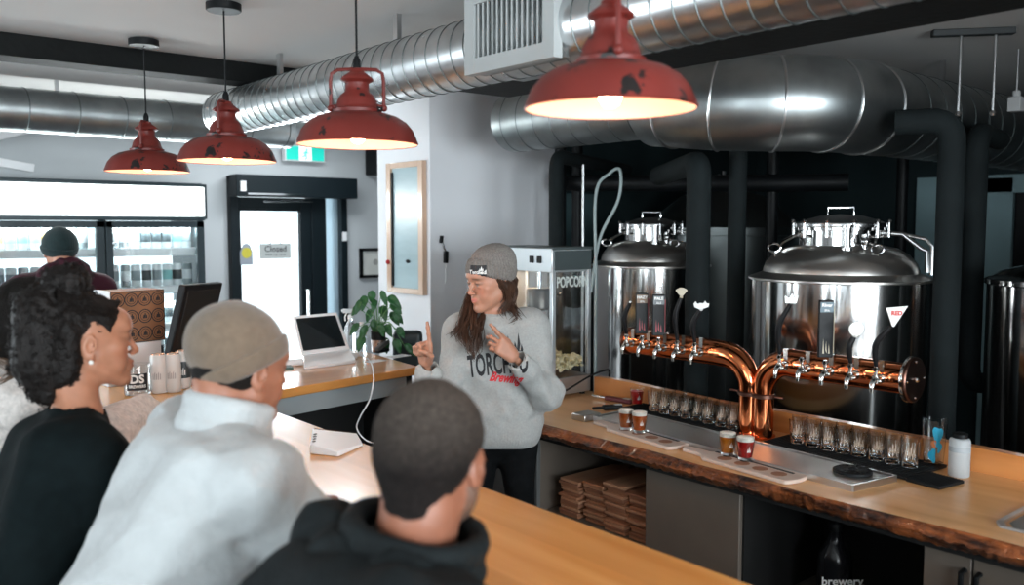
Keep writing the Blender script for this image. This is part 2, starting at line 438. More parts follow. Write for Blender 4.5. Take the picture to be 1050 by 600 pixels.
# ------------------------------------------------------------------ room shell
CH = 2.59
m = MB().box((-2.6, -3.6, -.1), (7.2, 7.15, 0)); struct(m.build('floor', floor_m))
m = MB().box((-2.6, -3.6, CH), (7.2, 7.15, CH+.12)); struct(m.build('ceiling', ceil_m))
# door wall with its opening
DX0, DX1, DZ = 2.87, 3.94, 2.16
m = MB().box((-2.6, 7, 0), (DX0, 7.15, CH)).box((DX1, 7, 0), (7.2, 7.15, CH)).box((DX0, 7, DZ), (DX1, 7.15, CH)); struct(m.build('wall_back', wall_m))
# street-side walls with windows
m = MB().box((-2.75, -3.6, 0), (-2.6, 7.15, .8)).box((-2.75, -3.6, 2.3), (-2.6, 7.15, CH)).box((-2.75, -3.6, .8), (-2.6, -1.6, 2.3)).box((-2.75, 1.0, .8), (-2.6, 4.7, 2.3)).box((-2.75, 6.7, .8), (-2.6, 7.15, 2.3))
struct(m.build('wall_left', wall_m))
m = MB().box((-2.75, -3.75, 0), (7.35, -3.6, .7)).box((-2.75, -3.75, 2.4), (7.35, -3.6, CH)).box((-2.75, -3.75, .7), (-1.6, -3.6, 2.4)).box((.3, -3.75, .7), (.7, -3.6, 2.4)).box((2.6, -3.75, .7), (7.35, -3.6, 2.4))
struct(m.build('wall_front', wall_m))
m = MB().box((7.2, -3.6, 0), (7.35, 7.15, CH)); struct(m.build('wall_right', dark_m))
m = MB().box((4.12, 4.92, 0), (7.2, 5.02, CH)); struct(m.build('wall_brewery', dark_m))
m = MB().box((2.95, -.55, 0), (7.2, -.42, CH)); struct(m.build('wall_light_block', dark_m))  # unseen wall added to keep window light out of the brewery
m = MB().box((3.08, 4.42, 0), (4.12, 5.02, CH)); struct(m.build('wall_pillar', pillar_m, bevel=.006))
def window(i, x0, x1, y0, y1, z0, z1):
    t = bpy.data.objects.new('window_%d' % i, None); COL.objects.link(t); t.location = ((x0+x1)/2, (y0+y1)/2, z0); struct(t)
    m = MB(); a = .05
    if x1-x0 > y1-y0:
        for p, q in (((x0, z0), (x0+a, z1)), ((x1-a, z0), (x1, z1)), ((x0, z0), (x1, z0+a)), ((x0, z1-a), (x1, z1)), (((x0+x1)/2-.03, z0), ((x0+x1)/2+.03, z1))): m.box((p[0], y0, p[1]), (q[0], y1, q[1]))
        g = MB().box((x0+a, (y0+y1)/2-.003, z0+a), (x1-a, (y0+y1)/2+.003, z1-a))
    else:
        for p, q in (((y0, z0), (y0+a, z1)), ((y1-a, z0), (y1, z1)), ((y0, z0), (y1, z0+a)), ((y0, z1-a), (y1, z1)), (((y0+y1)/2-.03, z0), ((y0+y1)/2+.03, z1))): m.box((x0, p[0], p[1]), (x1, q[0], q[1]))
        g = MB().box(((x0+x1)/2-.003, y0+a, z0+a), ((x0+x1)/2+.003, y1-a, z1-a))
    struct(m.build('window_frame', black_m, t)); struct(g.build('pane', glass, t))
window(1, -2.72, -2.64, -1.6, 1.0, .8, 2.3); window(2, -2.72, -2.64, 4.7, 6.7, .8, 2.3)  # second window is added, unseen, to brighten the ceiling beyond the beam
window(3, -1.6, .3, -3.72, -3.64, .7, 2.4); window(4, .7, 2.6, -3.72, -3.64, .7, 2.4)
# ground outside
m = MB().box((-30, -30, -.2), (40, 40, -.12)); o = m.build('snowy_ground', mat('snow', (.85, .88, .9), .8, var=.06, vscale=.5), smooth=0); struct(o)
# daylight entering through those windows and the glazed door
DAY = (.86, .95, 1)
area('daylight_window_1', (-2.55, -.3, 1.55), (0, -PI/2, 0), 1.4, 2.5, 60, DAY)
area('ceiling_fill_window_2', (-2.55, 5.7, 1.55), (0, -PI/2, 0), 1.4, 1.9, 95, DAY)  # fill at the added window, for the ceiling beyond the beam
area('daylight_window_3', (-.65, -3.55, 1.55), (PI/2, 0, 0), 1.8, 1.6, 190, DAY)
area('daylight_window_4', (1.65, -3.55, 1.55), (PI/2, 0, 0), 1.8, 1.6, 130, DAY)
area('daylight_door', (3.27, 6.9, 1.1), (-PI/2, 0, 0), .6, 1.6, 22, DAY)

# beams
struct(MB().box((-2.6, 4.38, 2.49), (2.28, 4.56, CH)).build('trim_1', beam_m, bevel=.004))
struct(MB().box((2.22, -3.6, 2.31), (2.5, 2.98, 2.35)).box((2.30, -3.6, 2.35), (2.5, 2.98, CH)).build('trim_2', beam_m, bevel=.004))
struct(MB().box((2.5, 2.9, 2.45), (3.08, 2.98, CH)).build('trim_3', beam_m))
# flat ceiling light over the entrance
t = thing('ceiling_light', 'bright flat rectangular ceiling light behind the hooked red pendant', 'ceiling light', (3.2, 6.0, CH))
MB().box((2.75, 5.75, CH-.03), (3.65, 6.3, CH)).build('frame', white_m, t)
MB().box((2.78, 5.78, CH-.036), (3.62, 6.27, CH-.0305)).build('diffuser', mat('light_diffuser', (1, 1, 1), .5, emit=(.95, .98, 1), estr=3.5), t)
area('entrance_panel_light', (3.2, 6.02, CH-.05), (0, 0, 0), .8, .5, 14, DAY)
# entrance door
d = bpy.data.objects.new('door_1', None); COL.objects.link(d); d.location = (3.4, 6.95, 0); struct(d)
m = MB().box((DX0, 6.93, 0), (DX0+.06, 7.1, DZ)).box((DX1-.06, 6.93, 0), (DX1, 7.1, DZ)).box((DX0, 6.93, DZ-.05), (DX1, 7.1, DZ)).box((3.60, 6.95, 0), (3.74, 7.08, DZ-.05))
struct(m.build('door_frame', frame_m, d, bevel=.004))
lf = struct(MB().box((2.93, 6.96, 0), (2.965, 7.02, 1.99)).box((3.50, 6.96, 0), (3.60, 7.02, 1.99)).box((2.965, 6.96, 1.875), (3.50, 7.02, 1.99)).box((2.965, 6.96, 0), (3.50, 7.02, .22)).build('door_leaf', frame_m, d, bevel=.004))
struct(MB().box((2.965, 6.985, .22), (3.50, 6.993, 1.875)).build('pane', glass, d)); struct(MB().box((3.74, 7.0, .1), (3.88, 7.008, 2.05)).build('side_pane', mat('frosted_glass', (.55, .68, .75), .5, trans=.6), d))
struct(MB().tube([(3.53, 6.96, .95), (3.53, 6.90, .95), (3.53, 6.90, 1.2), (3.53, 6.96, 1.2)], .01).build('door_handle', chrome, lf))
struct(MB().box((2.86, 6.78, 1.99), (3.96, 6.93, 2.165)).build('door_header_box', frame_m, d, bevel=.006))
struct(MB().box((2.95, 6.765, 2.005), (3.45, 6.781, 2.018)).build('metal_strip', chrome, d)); struct(MB().box((2.89, 6.765, 2.03), (2.935, 6.781, 2.11)).build('white_switch', white_m, d))
struct(MB().box((3.885, 6.915, 1.62), (3.925, 6.931, 1.70)).build('strike_plate', white_m, d)); struct(MB().cyl((3.15, 6.93, 1.955), (3.6, 6.93, 1.962), .009).build('door_closer', chrome, d))
# hanging sign on the glass
sg = thing('hanging_sign', 'small grey closed sign hanging on the entrance door glass', 'sign', (3.21, 6.95, 1.47))
MB().box((3.12, 6.948, 1.475), (3.40, 6.953, 1.605)).build('board', mat('sign_grey', (.42, .44, .43), .6), sg)
MB().tube([(3.21, 6.95, 1.6), (3.23, 6.95, 1.635), (3.26, 6.95, 1.612), (3.29, 6.95, 1.635), (3.31, 6.95, 1.6)], .004, 6).build('cord', black_m, sg)
ink = mat('black_ink', (.015, .015, .018), .6)
FN = lambda x, y, z: frame_mat((1, 0, 0), (0, 0, 1), (x, y, z))      # reads from the -Y side
xf(text_mb('Closed', .07, .0, offset=.001), FN(3.26, 6.9465, 1.558)).build('lettering', ink, sg, smooth=0)
xf(text_mb('PLEASE CALL AGAIN', .02, .0), FN(3.26, 6.9465, 1.51)).build('lettering', ink, sg, smooth=0)
st = thing('door_sticker', 'yellow and grey arched sticker at the left edge of the door glass', 'sticker', (2.99, 6.955, 1.43))
pl = [(-.055, 0), (.055, 0), (.055, .11)] + [(.045*math.cos(a), .12+.06*math.sin(a)) for a in [PI*i/8 for i in range(1, 8)]] + [(-.055, .11)]
xf(MB().prism(pl, .004), FN(3.005, 6.957, 1.43)).build('backing', mat('sticker_grey', (.30, .33, .38), .5), st)
xf(MB().prism([(.043*math.cos(a), .04+.1+.045*math.sin(a)-.04) for a in [2*PI*i/20 for i in range(20)]], .002), FN(3.005, 6.953, 1.43)).build('badge', mat('sticker_yellow', (.55, .48, .05), .5), st)

# ------------------------------------------------------------------ wall things near the entrance
e = thing('exit_sign', 'green and white running figure exit sign above the entrance door', 'exit sign', (3.52, 6.93, 2.30))
MB().box((3.34, 6.90, 2.30), (3.71, 6.96, 2.435)).build('housing', white_m, e, bevel=.004)
eg = mat('exit_green', (.0, .55, .42), .5, emit=(.02, .45, .38), estr=.6); ew = mat('exit_white', (.9, .95, .95), .5, emit=(.9, 1, 1), estr=.5)
for a_ in (3.35, 3.585): MB().box((a_, 6.895, 2.31), (a_+.115, 6.899, 2.425)).build('green_panel', eg, e, smooth=0)
MB().box((3.467, 6.895, 2.31), (3.583, 6.899, 2.425)).build('white_panel', ew, e, smooth=0)
f = MB().ball((3.535, 6.89, 2.40), .009, 10); P = lambda a, b: (a, 6.89, b)
f.tube([P(3.533, 2.388), P(3.522, 2.355)], .007, 6).tube([P(3.522, 2.355), P(3.535, 2.335), P(3.522, 2.315)], .005, 6).tube([P(3.522, 2.355), P(3.507, 2.34), P(3.49, 2.343)], .005, 6).tube([P(3.532, 2.382), P(3.548, 2.368), P(3.558, 2.375)], .004, 6).tube([P(3.53, 2.383), P(3.513, 2.378), P(3.506, 2.362)], .004, 6)
f.build('running_figure', eg, e)
s = thing('wall_speaker', 'black box loudspeaker high on the wall left of the pillar', 'speaker', (4.27, 6.9, 2.2))
MB().box((4.15, 6.78, 2.21), (4.42, 6.97, 2.44)).build('cabinet', black_m, s, bevel=.008)
MB().box((4.17, 6.772, 2.225), (4.40, 6.781, 2.40)).build('grille', mat('speaker_cloth', (.03, .03, .03), .9, bump=.5, bscale=400), s); MB().box((4.30, 6.768, 2.395), (4.38, 6.773, 2.415)).build('badge', mat('grey_plate', (.3, .3, .3), .4), s)
MB().cyl((4.28, 6.96, 2.3), (4.28, 7.0, 2.3), .02).build('bracket', black_m, s)
p = thing('picture_frame', 'black framed certificate on the wall right of the door', 'picture frame', (4.25, 6.98, 1.29))
m = MB()
for a, b in (((4.09, 1.28), (4.42, 1.305)), ((4.09, 1.525), (4.42, 1.55)), ((4.09, 1.28), (4.115, 1.55)), ((4.395, 1.28), (4.42, 1.55))): m.box((a[0], 6.965, a[1]), (b[0], 6.998, b[1]))
m.build('frame', black_m, p); MB().box((4.115, 6.98, 1.305), (4.395, 6.995, 1.525)).build('certificate', mat('aged_paper', (.66,.66,.62), .7, var=.1), p)
MB().lathe([(.028, 0), (.028, .002)], (4.255, 6.979, 1.42), 20, Matrix.Rotation(PI/2, 3, 'X')).build('seal', mat('seal_grey', (.36, .36, .34), .6), p)
# whiteboard on the pillar's left face
p = thing('whiteboard', 'tall pale blue board in a light wooden frame on the side of the pillar', 'whiteboard', (3.06, 4.66, 1.33))
m = MB()
for a, b in (((4.501, 1.325), (4.809, 1.36)), ((4.501, 2.115), (4.809, 2.15)), ((4.45, 1.325), (4.50, 2.15)), ((4.81, 1.325), (4.86, 2.15))): m.box((3.045, a[0], a[1]), (3.079, b[0], b[1]))
m.build('frame', wood('pale_wood', (.62, .42, .30), (.52, .33, .22), (.68, .50, .38), 'Z', .4), p, bevel=.003)
MB().box((3.06, 4.50, 1.36), (3.078, 4.81, 2.115)).build('writing_surface', mat('board_blue', (.38, .50, .54), .25, var=.12, vscale=5, stretch=(1, .6, 3)), p)
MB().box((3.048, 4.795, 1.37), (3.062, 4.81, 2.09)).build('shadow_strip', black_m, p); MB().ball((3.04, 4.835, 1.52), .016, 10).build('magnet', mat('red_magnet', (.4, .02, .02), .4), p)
MB().ball((3.055, 4.63, 1.53), .02, 10, (.3, 1.2, .6)).build('magnet', black_m, p)
# hanging opener on the pillar's front face
p = thing('bottle_opener', 'black and silver bottle opener hanging on the white pillar', 'bottle opener', (3.17, 4.40, 1.40))
MB().obox((3.155, 4.405, 1.67), (.018, .02, .045), Matrix.Rotation(.15, 3, 'Y')).build('hook', black_m, p, bevel=.003)
MB().tube([(3.158, 4.40, 1.65), (3.172, 4.40, 1.61), (3.178, 4.40, 1.60)], .006, 8).build('ring', chrome, p)
MB().obox((3.185, 4.40, 1.56), (.028, .02, .075), Matrix.Rotation(.05, 3, 'Y')).build('grip', rubber, p, bevel=.005); MB().tube([(3.185, 4.405, 1.53), (3.19, 4.408, 1.45), (3.187, 4.408, 1.40)], .002, 6).build('cord', steel_r, p)
# white bars added in place of bright reflections at the far left
p = thing('reflection_bars', 'white angled bars added for bright reflections below the far duct at the left', 'bracket', (1.2, 6.98, 2.2))
MB().obox((1.08, 6.9, 2.32), (.70, .04, .07), Matrix.Rotation(-.32, 3, 'Y')).build('upper_bar', white_m, p, bevel=.005)
MB().obox((1.22, 6.9, 2.19), (.45, .04, .06), Matrix.Rotation(.16, 3, 'Y')).build('lower_bar', white_m, p, bevel=.005)
MB().box((.75, 6.86, 2.15), (.80, 7.0, 2.3)).build('end_bar', white_m, p)

# ------------------------------------------------------------------ display fridge
fr = thing('display_fridge', 'tall black two-door drinks fridge with a blank lit white header', 'fridge', (1.73, 6.6, 0))
X0, X1, XM, FY = 1.03, 2.42, 1.735, 6.3
fm = mat('fridge_black', (.015, .028, .034), .35); fw = mat('fridge_liner', (.85, .9, .92), .4)
MB().box((X0, FY+.05, 0), (X0+.04, 6.98, 2.05)).box((X1-.04, FY+.05, 0), (X1, 6.98, 2.05)).box((X0, FY+.05, 2.03), (X1, 6.98, 2.06)).box((X0, FY+.05, 0), (X1, 6.98, .14)).box((X0, 6.94, 0), (X1, 6.98, 2.05)).box((X0, FY+.0, 1.79), (X1, 6.98, 1.82)).box((XM-.02, FY+.05, .14), (XM+.02, FY+.12, 1.79)).build('cabinet', fm, fr, bevel=.005)
MB().box((X0+.04, 6.90, .14), (X1-.04, 6.939, 1.79)).build('liner', mat('fridge_back_glow', (.8, .9, .95), .5, emit=(.80, .95, 1), estr=1.3), fr)  # back panel glows by itself to brighten the fridge interior
MB().box((X0+.015, FY-.03, 1.822), (X1-.015, FY+.30, 2.028)).build('header_sign', mat('lit_header', (1, 1, 1), .4, emit=(.93, 1, 1), estr=2.6), fr, bevel=.004)
MB().box((X0, FY-.02, 2.028), (X1, FY+.3, 2.05)).box((X1-.014, FY-.032, 1.8), (X1+.001, FY+.3, 2.05)).build('header_trim', fm, fr)
for a, b in ((X0+.01, XM-.003), (XM+.003, X1-.01)):
    dd = MB().box((a, FY, .12), (a+.045, FY+.045, 1.785)).box((b-.055, FY, .12), (b, FY+.045, 1.785)).box((a, FY, 1.74), (b, FY+.045, 1.785)).box((a, FY, .12), (b, FY+.045, .2)).build('door', fm, fr, bevel=.004)
    MB().box((a+.045, FY+.02, .2), (b-.045, FY+.026, 1.74)).build('glass_pane', glass, dd)
    hx = b-.022 if a < 1.5 else a+.022
    MB().box((hx-.012, FY-.03, .9), (hx+.012, FY, 1.4)).build('handle', black_m, dd, bevel=.006)
    for z in (1.595, 1.325, 1.055, .785, .5):
        m = MB().box((a+.03, FY+.09, z-.012), (b-.03, 6.85, z)); m.box((a+.03, FY+.08, z-.055), (b-.03, FY+.09, z-.001)); m.build('shelf', fw, fr)
area('fridge_strip_light', (1.38, FY+.1, 1.73), (math.radians(40), 0, 0), .55, .05, 8, (.85, .97, 1)); area('fridge_strip_light', (2.08, FY+.1, 1.73), (math.radians(40), 0, 0), .55, .05, 8, (.85, .97, 1))
area('fridge_strip_light', (1.38, FY+.1, 1.2), (math.radians(60), 0, 0), .55, .05, 6, (.85, .97, 1)); area('fridge_strip_light', (2.08, FY+.1, 1.2), (math.radians(60), 0, 0), .55, .05, 6, (.85, .97, 1))
area('header_glow', (1.73, FY-.05, 1.92), (-PI/2, 0, 0), 1.3, .2, 14, (.93, 1, 1))

def can_parts(name, label, body_m, band_m, lid_m, group=None, h=.157, r=.033):
    t = thing(name, label, 'can', (0, 0, 0), group)
    MB().lathe([(r*.8, 0), (r*.95, .004), (r, .012), (r, h-.010), (r*.86, h-.002)], n=20).build('body', body_m, t, local=True)
    MB().lathe([(r+.0006, h*.28), (r+.0006, h*.72)], n=20, caps=False).build('label_band', band_m, t, local=True)
    MB().lathe([(r*.86, h-.004), (r*.84, h), (r*.76, h), (r*.74, h-.003), (1e-4, h-.003)], n=20, caps=False).build('lid', lid_m, t, local=True)
    return t
cm = [mat('can_white', (.75, .8, .82), .35), mat('can_silver', (.55, .6, .62), .25, .6), mat('can_black', (.03, .04, .045), .4), mat('can_teal', (.25, .55, .55), .35), mat('can_grey', (.3, .36, .38), .4), mat('can_amber', (.55, .42, .18), .35), mat('can_pink', (.65, .42, .4), .4)]
lidm = mat('can_lid', (.7, .7, .7), .3, 1)
kinds = [('white can with grey band', 0, 4), ('silver can with white band', 1, 0), ('pale can with black band', 0, 2), ('white can with teal band', 0, 3), ('white can with amber band', 0, 5), ('grey can with white band', 4, 0)]
proto = [can_parts('beer_can', k[0], cm[k[1]], cm[k[2]], lidm, 'beer cans in the drinks fridge') for k in kinds]
used = [0]*6; names = ['top', 'second', 'third', 'fourth']
for di, xs in enumerate((1.115, 1.82)):
    for ri, z in enumerate((1.595, 1.325, 1.055, .785)):
        for c in range(8):
            if di == 0: k = [4, 0, 3, 0, 4, 4, 1, 5][c] if ri == 0 else [0, 0, 1, 4, 3, 1, 5, 5][c]
            else: k = [1, 1, 0, 2, 2, 2, 3, 0][c] if ri == 0 else [0, 1, 0, 2, 0, 3, 2, 5][(c+ri-1) % 8]
            loc = (xs + c*.0725 + RNG.uniform(-.002, .002), FY+.14, z)
            lb = '%s on the %s shelf behind the %s fridge door' % (kinds[k][0], names[ri], ('left', 'right')[di])
            if used[k]: dup(proto[k], loc, None, lb)
            else: proto[k].location = loc; proto[k]['label'] = lb; used[k] = 1

# ------------------------------------------------------------------ ducts
def spiral_duct(m, pts, r, pitch, bead=.005, n=40, beadr=.0016):
    """round duct along a smooth path with standing-seam rings"""
    P = catmull(pts, 10) if len(pts) > 2 else [Vector(pts[0]).lerp(Vector(pts[1]), k/20) for k in range(21)]
    m.tube(P, r, n); L = 0; nx = pitch*.5
    for a, b in zip(P, P[1:]):
        d = (b-a); l = d.length; dn = d.normalized()
        while nx <= L+l:
            c = a + dn*(nx-L); u = dn.cross(Vector((0, 0, 1))); u = u.normalized() if u.length > .1 else Vector((1, 0, 0)); w = dn.cross(u)
            tilt = dn*r*.10
            ring = [c + (u*math.cos(t) + w*math.sin(t))*(r+.0005) + tilt*math.cos(t) for t in [2*PI*k/n for k in range(n)]]
            m.tube(ring, beadr*1.6, 5, closed=True, mi=1); nx += pitch
        L += l
seam = mat('duct_seam', (.16, .18, .18), .45, .9)
m = MB(); m2 = MB(); spiral_duct(m, [(1.95, -1.2, 2.365), (1.95, 4.78, 2.365)], .118, .075)
du = m.build('spiral_duct', [galv, seam], None, base=(1.95, 1.5, 2.375)); tag(du, 'silver spiral duct running over the bar, with the white grille', 'duct')
MB().box((1.85, 1.965, 2.26), (2.07, 2.385, 2.515)).build('collar_box', galv2, du, bevel=.004)
gm = mat('grille_white', (.40, .42, .42), .5); g = MB()
g.box((1.815, 1.955, 2.255), (1.85, 2.005, 2.53)).box((1.815, 2.345, 2.255), (1.85, 2.395, 2.53)).box((1.8155, 2.005, 2.255), (1.85, 2.345, 2.305)).box((1.8155, 2.005, 2.48), (1.85, 2.345, 2.53))
for k in range(14): g.obox((1.833, 2.017+k*.0245, 2.392), (.026, .005, .18), Matrix.Rotation(.5, 3, 'Z'))
g.build('air_grille', gm, du, smooth=0)
for y in (4.05, 3.0, .9): MB().box((1.94, y, 2.48), (1.96, y+.03, CH)).build('hanger_strap', steel_r, du)
m = MB(); m2 = MB(); spiral_duct(m, [(-1.6, 5.62, 2.405), (2.75, 5.62, 2.405)], .125, .26, n=36, beadr=.002)
du = m.build('entrance_duct', [galv2, seam], None, base=(.8, 5.62, 2.405)); tag(du, 'wide round silver duct across the far left near the entrance', 'duct')
for x in (0.2, 1.3, 2.4): MB().box((x, 5.61, 2.52), (x+.02, 5.63, CH)).build('hanger_strap', steel_r, du)
m = MB(); m2 = MB(); spiral_duct(m, [(3.22, 3.80, 2.33), (3.22, 2.75, 2.33)], .165, .13, n=44)
du = m.build('large_duct', [galv2, seam], None, base=(3.3, 2.6, 2.33)); tag(du, 'very large silver duct bending away above the brewing tanks', 'duct')
m = MB(); m2 = MB(); pts = [(3.22, 2.75, 2.33), (3.22, 2.58, 2.31), (3.25, 2.40, 2.29), (3.34, 2.22, 2.28), (3.50, 2.10, 2.28), (3.72, 2.05, 2.28), (3.95, 2.05, 2.28)]
spiral_duct(m, pts, .205, .23, n=44, beadr=.004); m.build('elbow', [galv2, steel_r], du)
m = MB(); m2 = MB(); spiral_duct(m, [(3.95, 2.05, 2.28), (6.6, 2.05, 2.28)], .20, .16, n=44); m.build('branch_run', [galv2, seam], du)
for p_ in ((3.22, 3.2), (4.6, 2.05)): MB().box((p_[0]-.01, p_[1]-.01, 2.47), (p_[0]+.01, p_[1]+.01, CH)).build('hanger_rod', steel_r, du)

# ------------------------------------------------------------------ pendants
red = blotch('chipped_red_enamel', (.13, .014, .011), (.008, .006, .006), .45, 19, .605, bright=(.215, .027, .019))
inner = blotch('lamp_inner', (.78, .50, .40), (.25, .12, .08), .6, 14, .66)
R = .18
def pendant():
    t = thing('pendant_lamp', '', 'pendant lamp', (0, 0, 0), 'red pendant lamps over the bar')
    prof = [(R, 0), (R+.003, .004), (R*.985, .018), (R*.93, .042), (R*.82, .066), (R*.67, .083), (R*.50, .092), (.073, .095), (.074, .104), (.066, .107), (.062, .118), (.058, .133), (.050, .148), (.038, .157), (.035, .170), (.036, .184), (.050, .192), (.048, .198), (.030, .212), (.022, .217), (.020, .226), (.006, .230)]
    MB().lathe(prof, n=56, caps=False).build('lamp_shade', red, t, local=True, smooth=50)
    MB().lathe([(R*.995, .002), (R*.965, .018), (R*.91, .040), (R*.80, .062), (R*.65, .079), (R*.45, .087), (.03, .090), (1e-4, .09)], n=56, caps=False).build('inner_lining', inner, t, local=True, smooth=50)
    yk = [(.0, -.080, .105), (.0, -.080, .13), (.0, -.080, .19), (.0, -.076, .213), (.0, -.058, .224), (0, 0, .227), (.0, .058, .224), (.0, .076, .213), (.0, .080, .19), (.0, .080, .13), (.0, .080, .105)]
    m = MB().tube(yk, .0055, 8); m.ball((0, -.080, .110), .011, 10).ball((0, .080, .110), .011, 10).cyl((0, -.080, .113), (0, -.05, .118), .006).cyl((0, .080, .113), (0, .05, .118), .006)
    m.build('yoke', red, t, local=True)
    MB().lathe([(.012, .226), (.012, .25), (.006, .265)], n=14).build('cord_grip', black_m, t, local=True)
    MB().cyl((0, 0, .255), (0, 0, CH-2.0-.02), .0035, n=8).build('cord', black_m, t, local=True)
    MB().lathe([(.062, CH-2.0-.028), (.065, CH-2.0-.024), (.065, CH-2.0)], n=28).build('canopy', black_m, t, local=True, smooth=30)
    b = MB().ball((0, 0, .035), .026, 16, (1, 1, 1.2)).build('bulb', mat('bulb_glow', (1, .9, .8), .3, emit=(1, .62, .38), estr=85), t, local=True)
    MB().lathe([(.016, .06), (.016, .09)], n=14).build('socket', steel_r, b, local=True)
    return t
pp = pendant()
info = [((1.33, 4.14), 'smallest red pendant lamp, furthest away above the fridge', -.62), ((1.35, 3.28), 'red pendant lamp second from the left below a black ceiling disc', -.75),
        ((1.375, 2.35), 'red pendant lamp with its hooped yoke seen square on, third from the left', .87), ((1.37, 1.30), 'largest and nearest red pendant lamp, in front of the air grille', -.62)]
for i, (xy, lb, rz) in enumerate(info):
    o = pp if i == 0 else copy_tree(pp)
    o.location = (xy[0], xy[1], 1.995); o.rotation_euler = (0, 0, rz); o['label'] = lb
# ------------------------------------------------------------------ near bar and back counter
BZ = 1.05
bar = thing('front_bar', 'long golden maple bar the customers sit at', 'bar counter', (1.1, 1.5, 0))
MB().prism([(.80, -1.2), (1.44, -1.2), (1.44, 3.44), (1.44, 4.12), (.80, 4.12)], .045, None, (0, 0, BZ-.045)).build('bar_top', bar_wood, bar, bevel=.006)
MB().box((1.02, -1.15, 0), (1.12, 4.05, BZ-.045)).box((1.36, -1.15, .0), (1.40, 3.4, .12)).build('front_panel', cab_d, bar, bevel=.003)
m = MB()
for y in (-1.0, .6, 2.2, 3.3): m.box((1.12, y, 0), (1.40, y+.03, BZ-.046))
m.build('support_panel', cab_d, bar); MB().box((1.12, -1.1, .55), (1.38, 3.4, .575)).build('shelf', cab_d, bar)
MB().tube([(.92, -1.0, .22), (.92, 4.0, .22)], .02).build('foot_rail', steel_r, bar)
bc = thing('back_counter', 'short orange wood counter carrying the white laptop and the plant', 'counter', (2.0, 3.8, 0))
MB().prism([(1.445, 3.44), (2.44, 3.61), (2.54, 4.46), (1.445, 4.46)], .04, None, (0, 0, BZ-.038)).build('counter_top', bar_wood_x, bc, bevel=.004)
MB().prism([(1.45, 3.47), (2.38, 3.63), (2.38, 3.66), (1.45, 3.50)], .085, None, (0, 0, BZ-.125)).build('apron', mat('grey_apron', (.30, .33, .34), .4), bc)
MB().prism([(1.45, 3.95), (2.38, 3.98), (2.38, 4.02), (1.45, 4.0)], BZ-.04, None, (0, 0, 0)).prism([(2.34, 3.66), (2.38, 3.66), (2.38, 4.0), (2.34, 4.0)], BZ-.04).prism([(1.45, 3.52), (1.49, 3.52), (1.49, 4.0), (1.45, 4.0)], BZ-.04).build('side_panel', cab_d, bc)
MB().prism([(1.5, 3.6), (2.34, 3.72), (2.34, 3.96), (1.5, 3.94)], .02, None, (0, 0, .55)).build('shelf', cab_d, bc)
wr = thing('wire_rack', 'thin metal wire rack in the dark below the back counter', 'rack', (1.9, 3.8, .57))
m = MB()
for z in (.60, .70): m.tube([(1.65, 3.63, z), (2.05, 3.70, z), (2.05, 3.9, z), (1.65, 3.88, z)], .004, 6, closed=True)
for x in (1.66, 1.8, 1.94, 2.04): m.tube([(x, 3.63+(x-1.65)*.17, .57), (x, 3.63+(x-1.65)*.17, .70)], .003, 6)
m.build('wires', steel_r, wr)

# ------------------------------------------------------------------ tap counter with live edge
TZ = .92
tc = thing('tap_counter', 'live edge wooden counter carrying the copper beer taps', 'bar counter', (2.8, 1.6, 0))
ys = np.linspace(-.40, 3.56, 380); r1 = np.random.default_rng(3)
def wob(y, seed, a):
    g = np.random.default_rng(seed); s = 0
    for k in range(7): s = s + math.sin(y*(1.3+k*2.6)+g.uniform(0, 6))*a/(1+k*.8)
    return s
vs = []; 
prof = lambda y: [(2.452 + wob(y, 1, .010), TZ), (2.443 + wob(y, 1, .011), TZ-.006), (2.422 + wob(y, 2, .011)+wob(y*3, 9, .003), TZ-.028), (2.430 + wob(y, 4, .012)+wob(y*4, 5, .004), TZ-.052), (2.47, TZ-.064)]
top = MB(); bk = MB(); n = len(ys); tv = []; bv = []
for y in ys:
    p = prof(y); tv += [(p[0][0], y, TZ), (3.13, y, TZ), (3.13, y, TZ-.05), (2.475, y, TZ-.05)]; bv += [(x+r1.uniform(-.006, .006)*(k_ > 0), y, z+r1.uniform(-.004, .004)*(k_ > 0)) for k_, (x, z) in enumerate(p)] + [(2.50, y, TZ-.05)]
top.add(tv, [(i*4+k, i*4+(k+1) % 4, i*4+4+(k+1) % 4, i*4+4+k) for i in range(n-1) for k in range(4)] + [(0, 1, 2, 3), tuple((n-1)*4+k for k in (3, 2, 1, 0))])
bk.add(bv, [(i*6+k, i*6+k+1, i*6+7+k, i*6+6+k) for i in range(n-1) for k in range(5)])
top.build('counter_top', tap_wood, tc, smooth=30)
bm_ = mat('bark', (.34, .095, .025), .38, col2=(.020, .007, .005), vscale=13, bump=1.0, bscale=45, coat=.3, stretch=(2.5, .55, 2.5)); bk.build('bark_edge', bm_, tc, smooth=60)
m = MB(); spl = np.linspace(-.40, 3.02, 70)
sv = []
for y in spl: sv += [(3.085, y, TZ), (3.085, y, 1.005+wob(y, 6, .004)), (3.125, y, 1.005+wob(y, 6, .004)), (3.125, y, TZ)]
m.add(sv, [(i*4+k, i*4+(k+1) % 4, i*4+4+(k+1) % 4, i*4+4+k) for i in range(len(spl)-1) for k in range(4)] + [(0, 1, 2, 3), tuple((len(spl)-1)*4+k for k in (3, 2, 1, 0))])
m.build('splash_board', orange_wood, tc, smooth=30)
MB().box((2.49, -.40, .835), (3.1, 3.5, .868)).build('sub_top', cab_d, tc)
bs = thing('base_cabinet', 'taupe panelled base cabinet with an open shelf of wooden boards', 'cabinet', (2.8, 2.4, 0))
MB().box((2.53, 1.748, .12), (3.08, 1.775, .835)).build('side_panel', cab_d, bs)
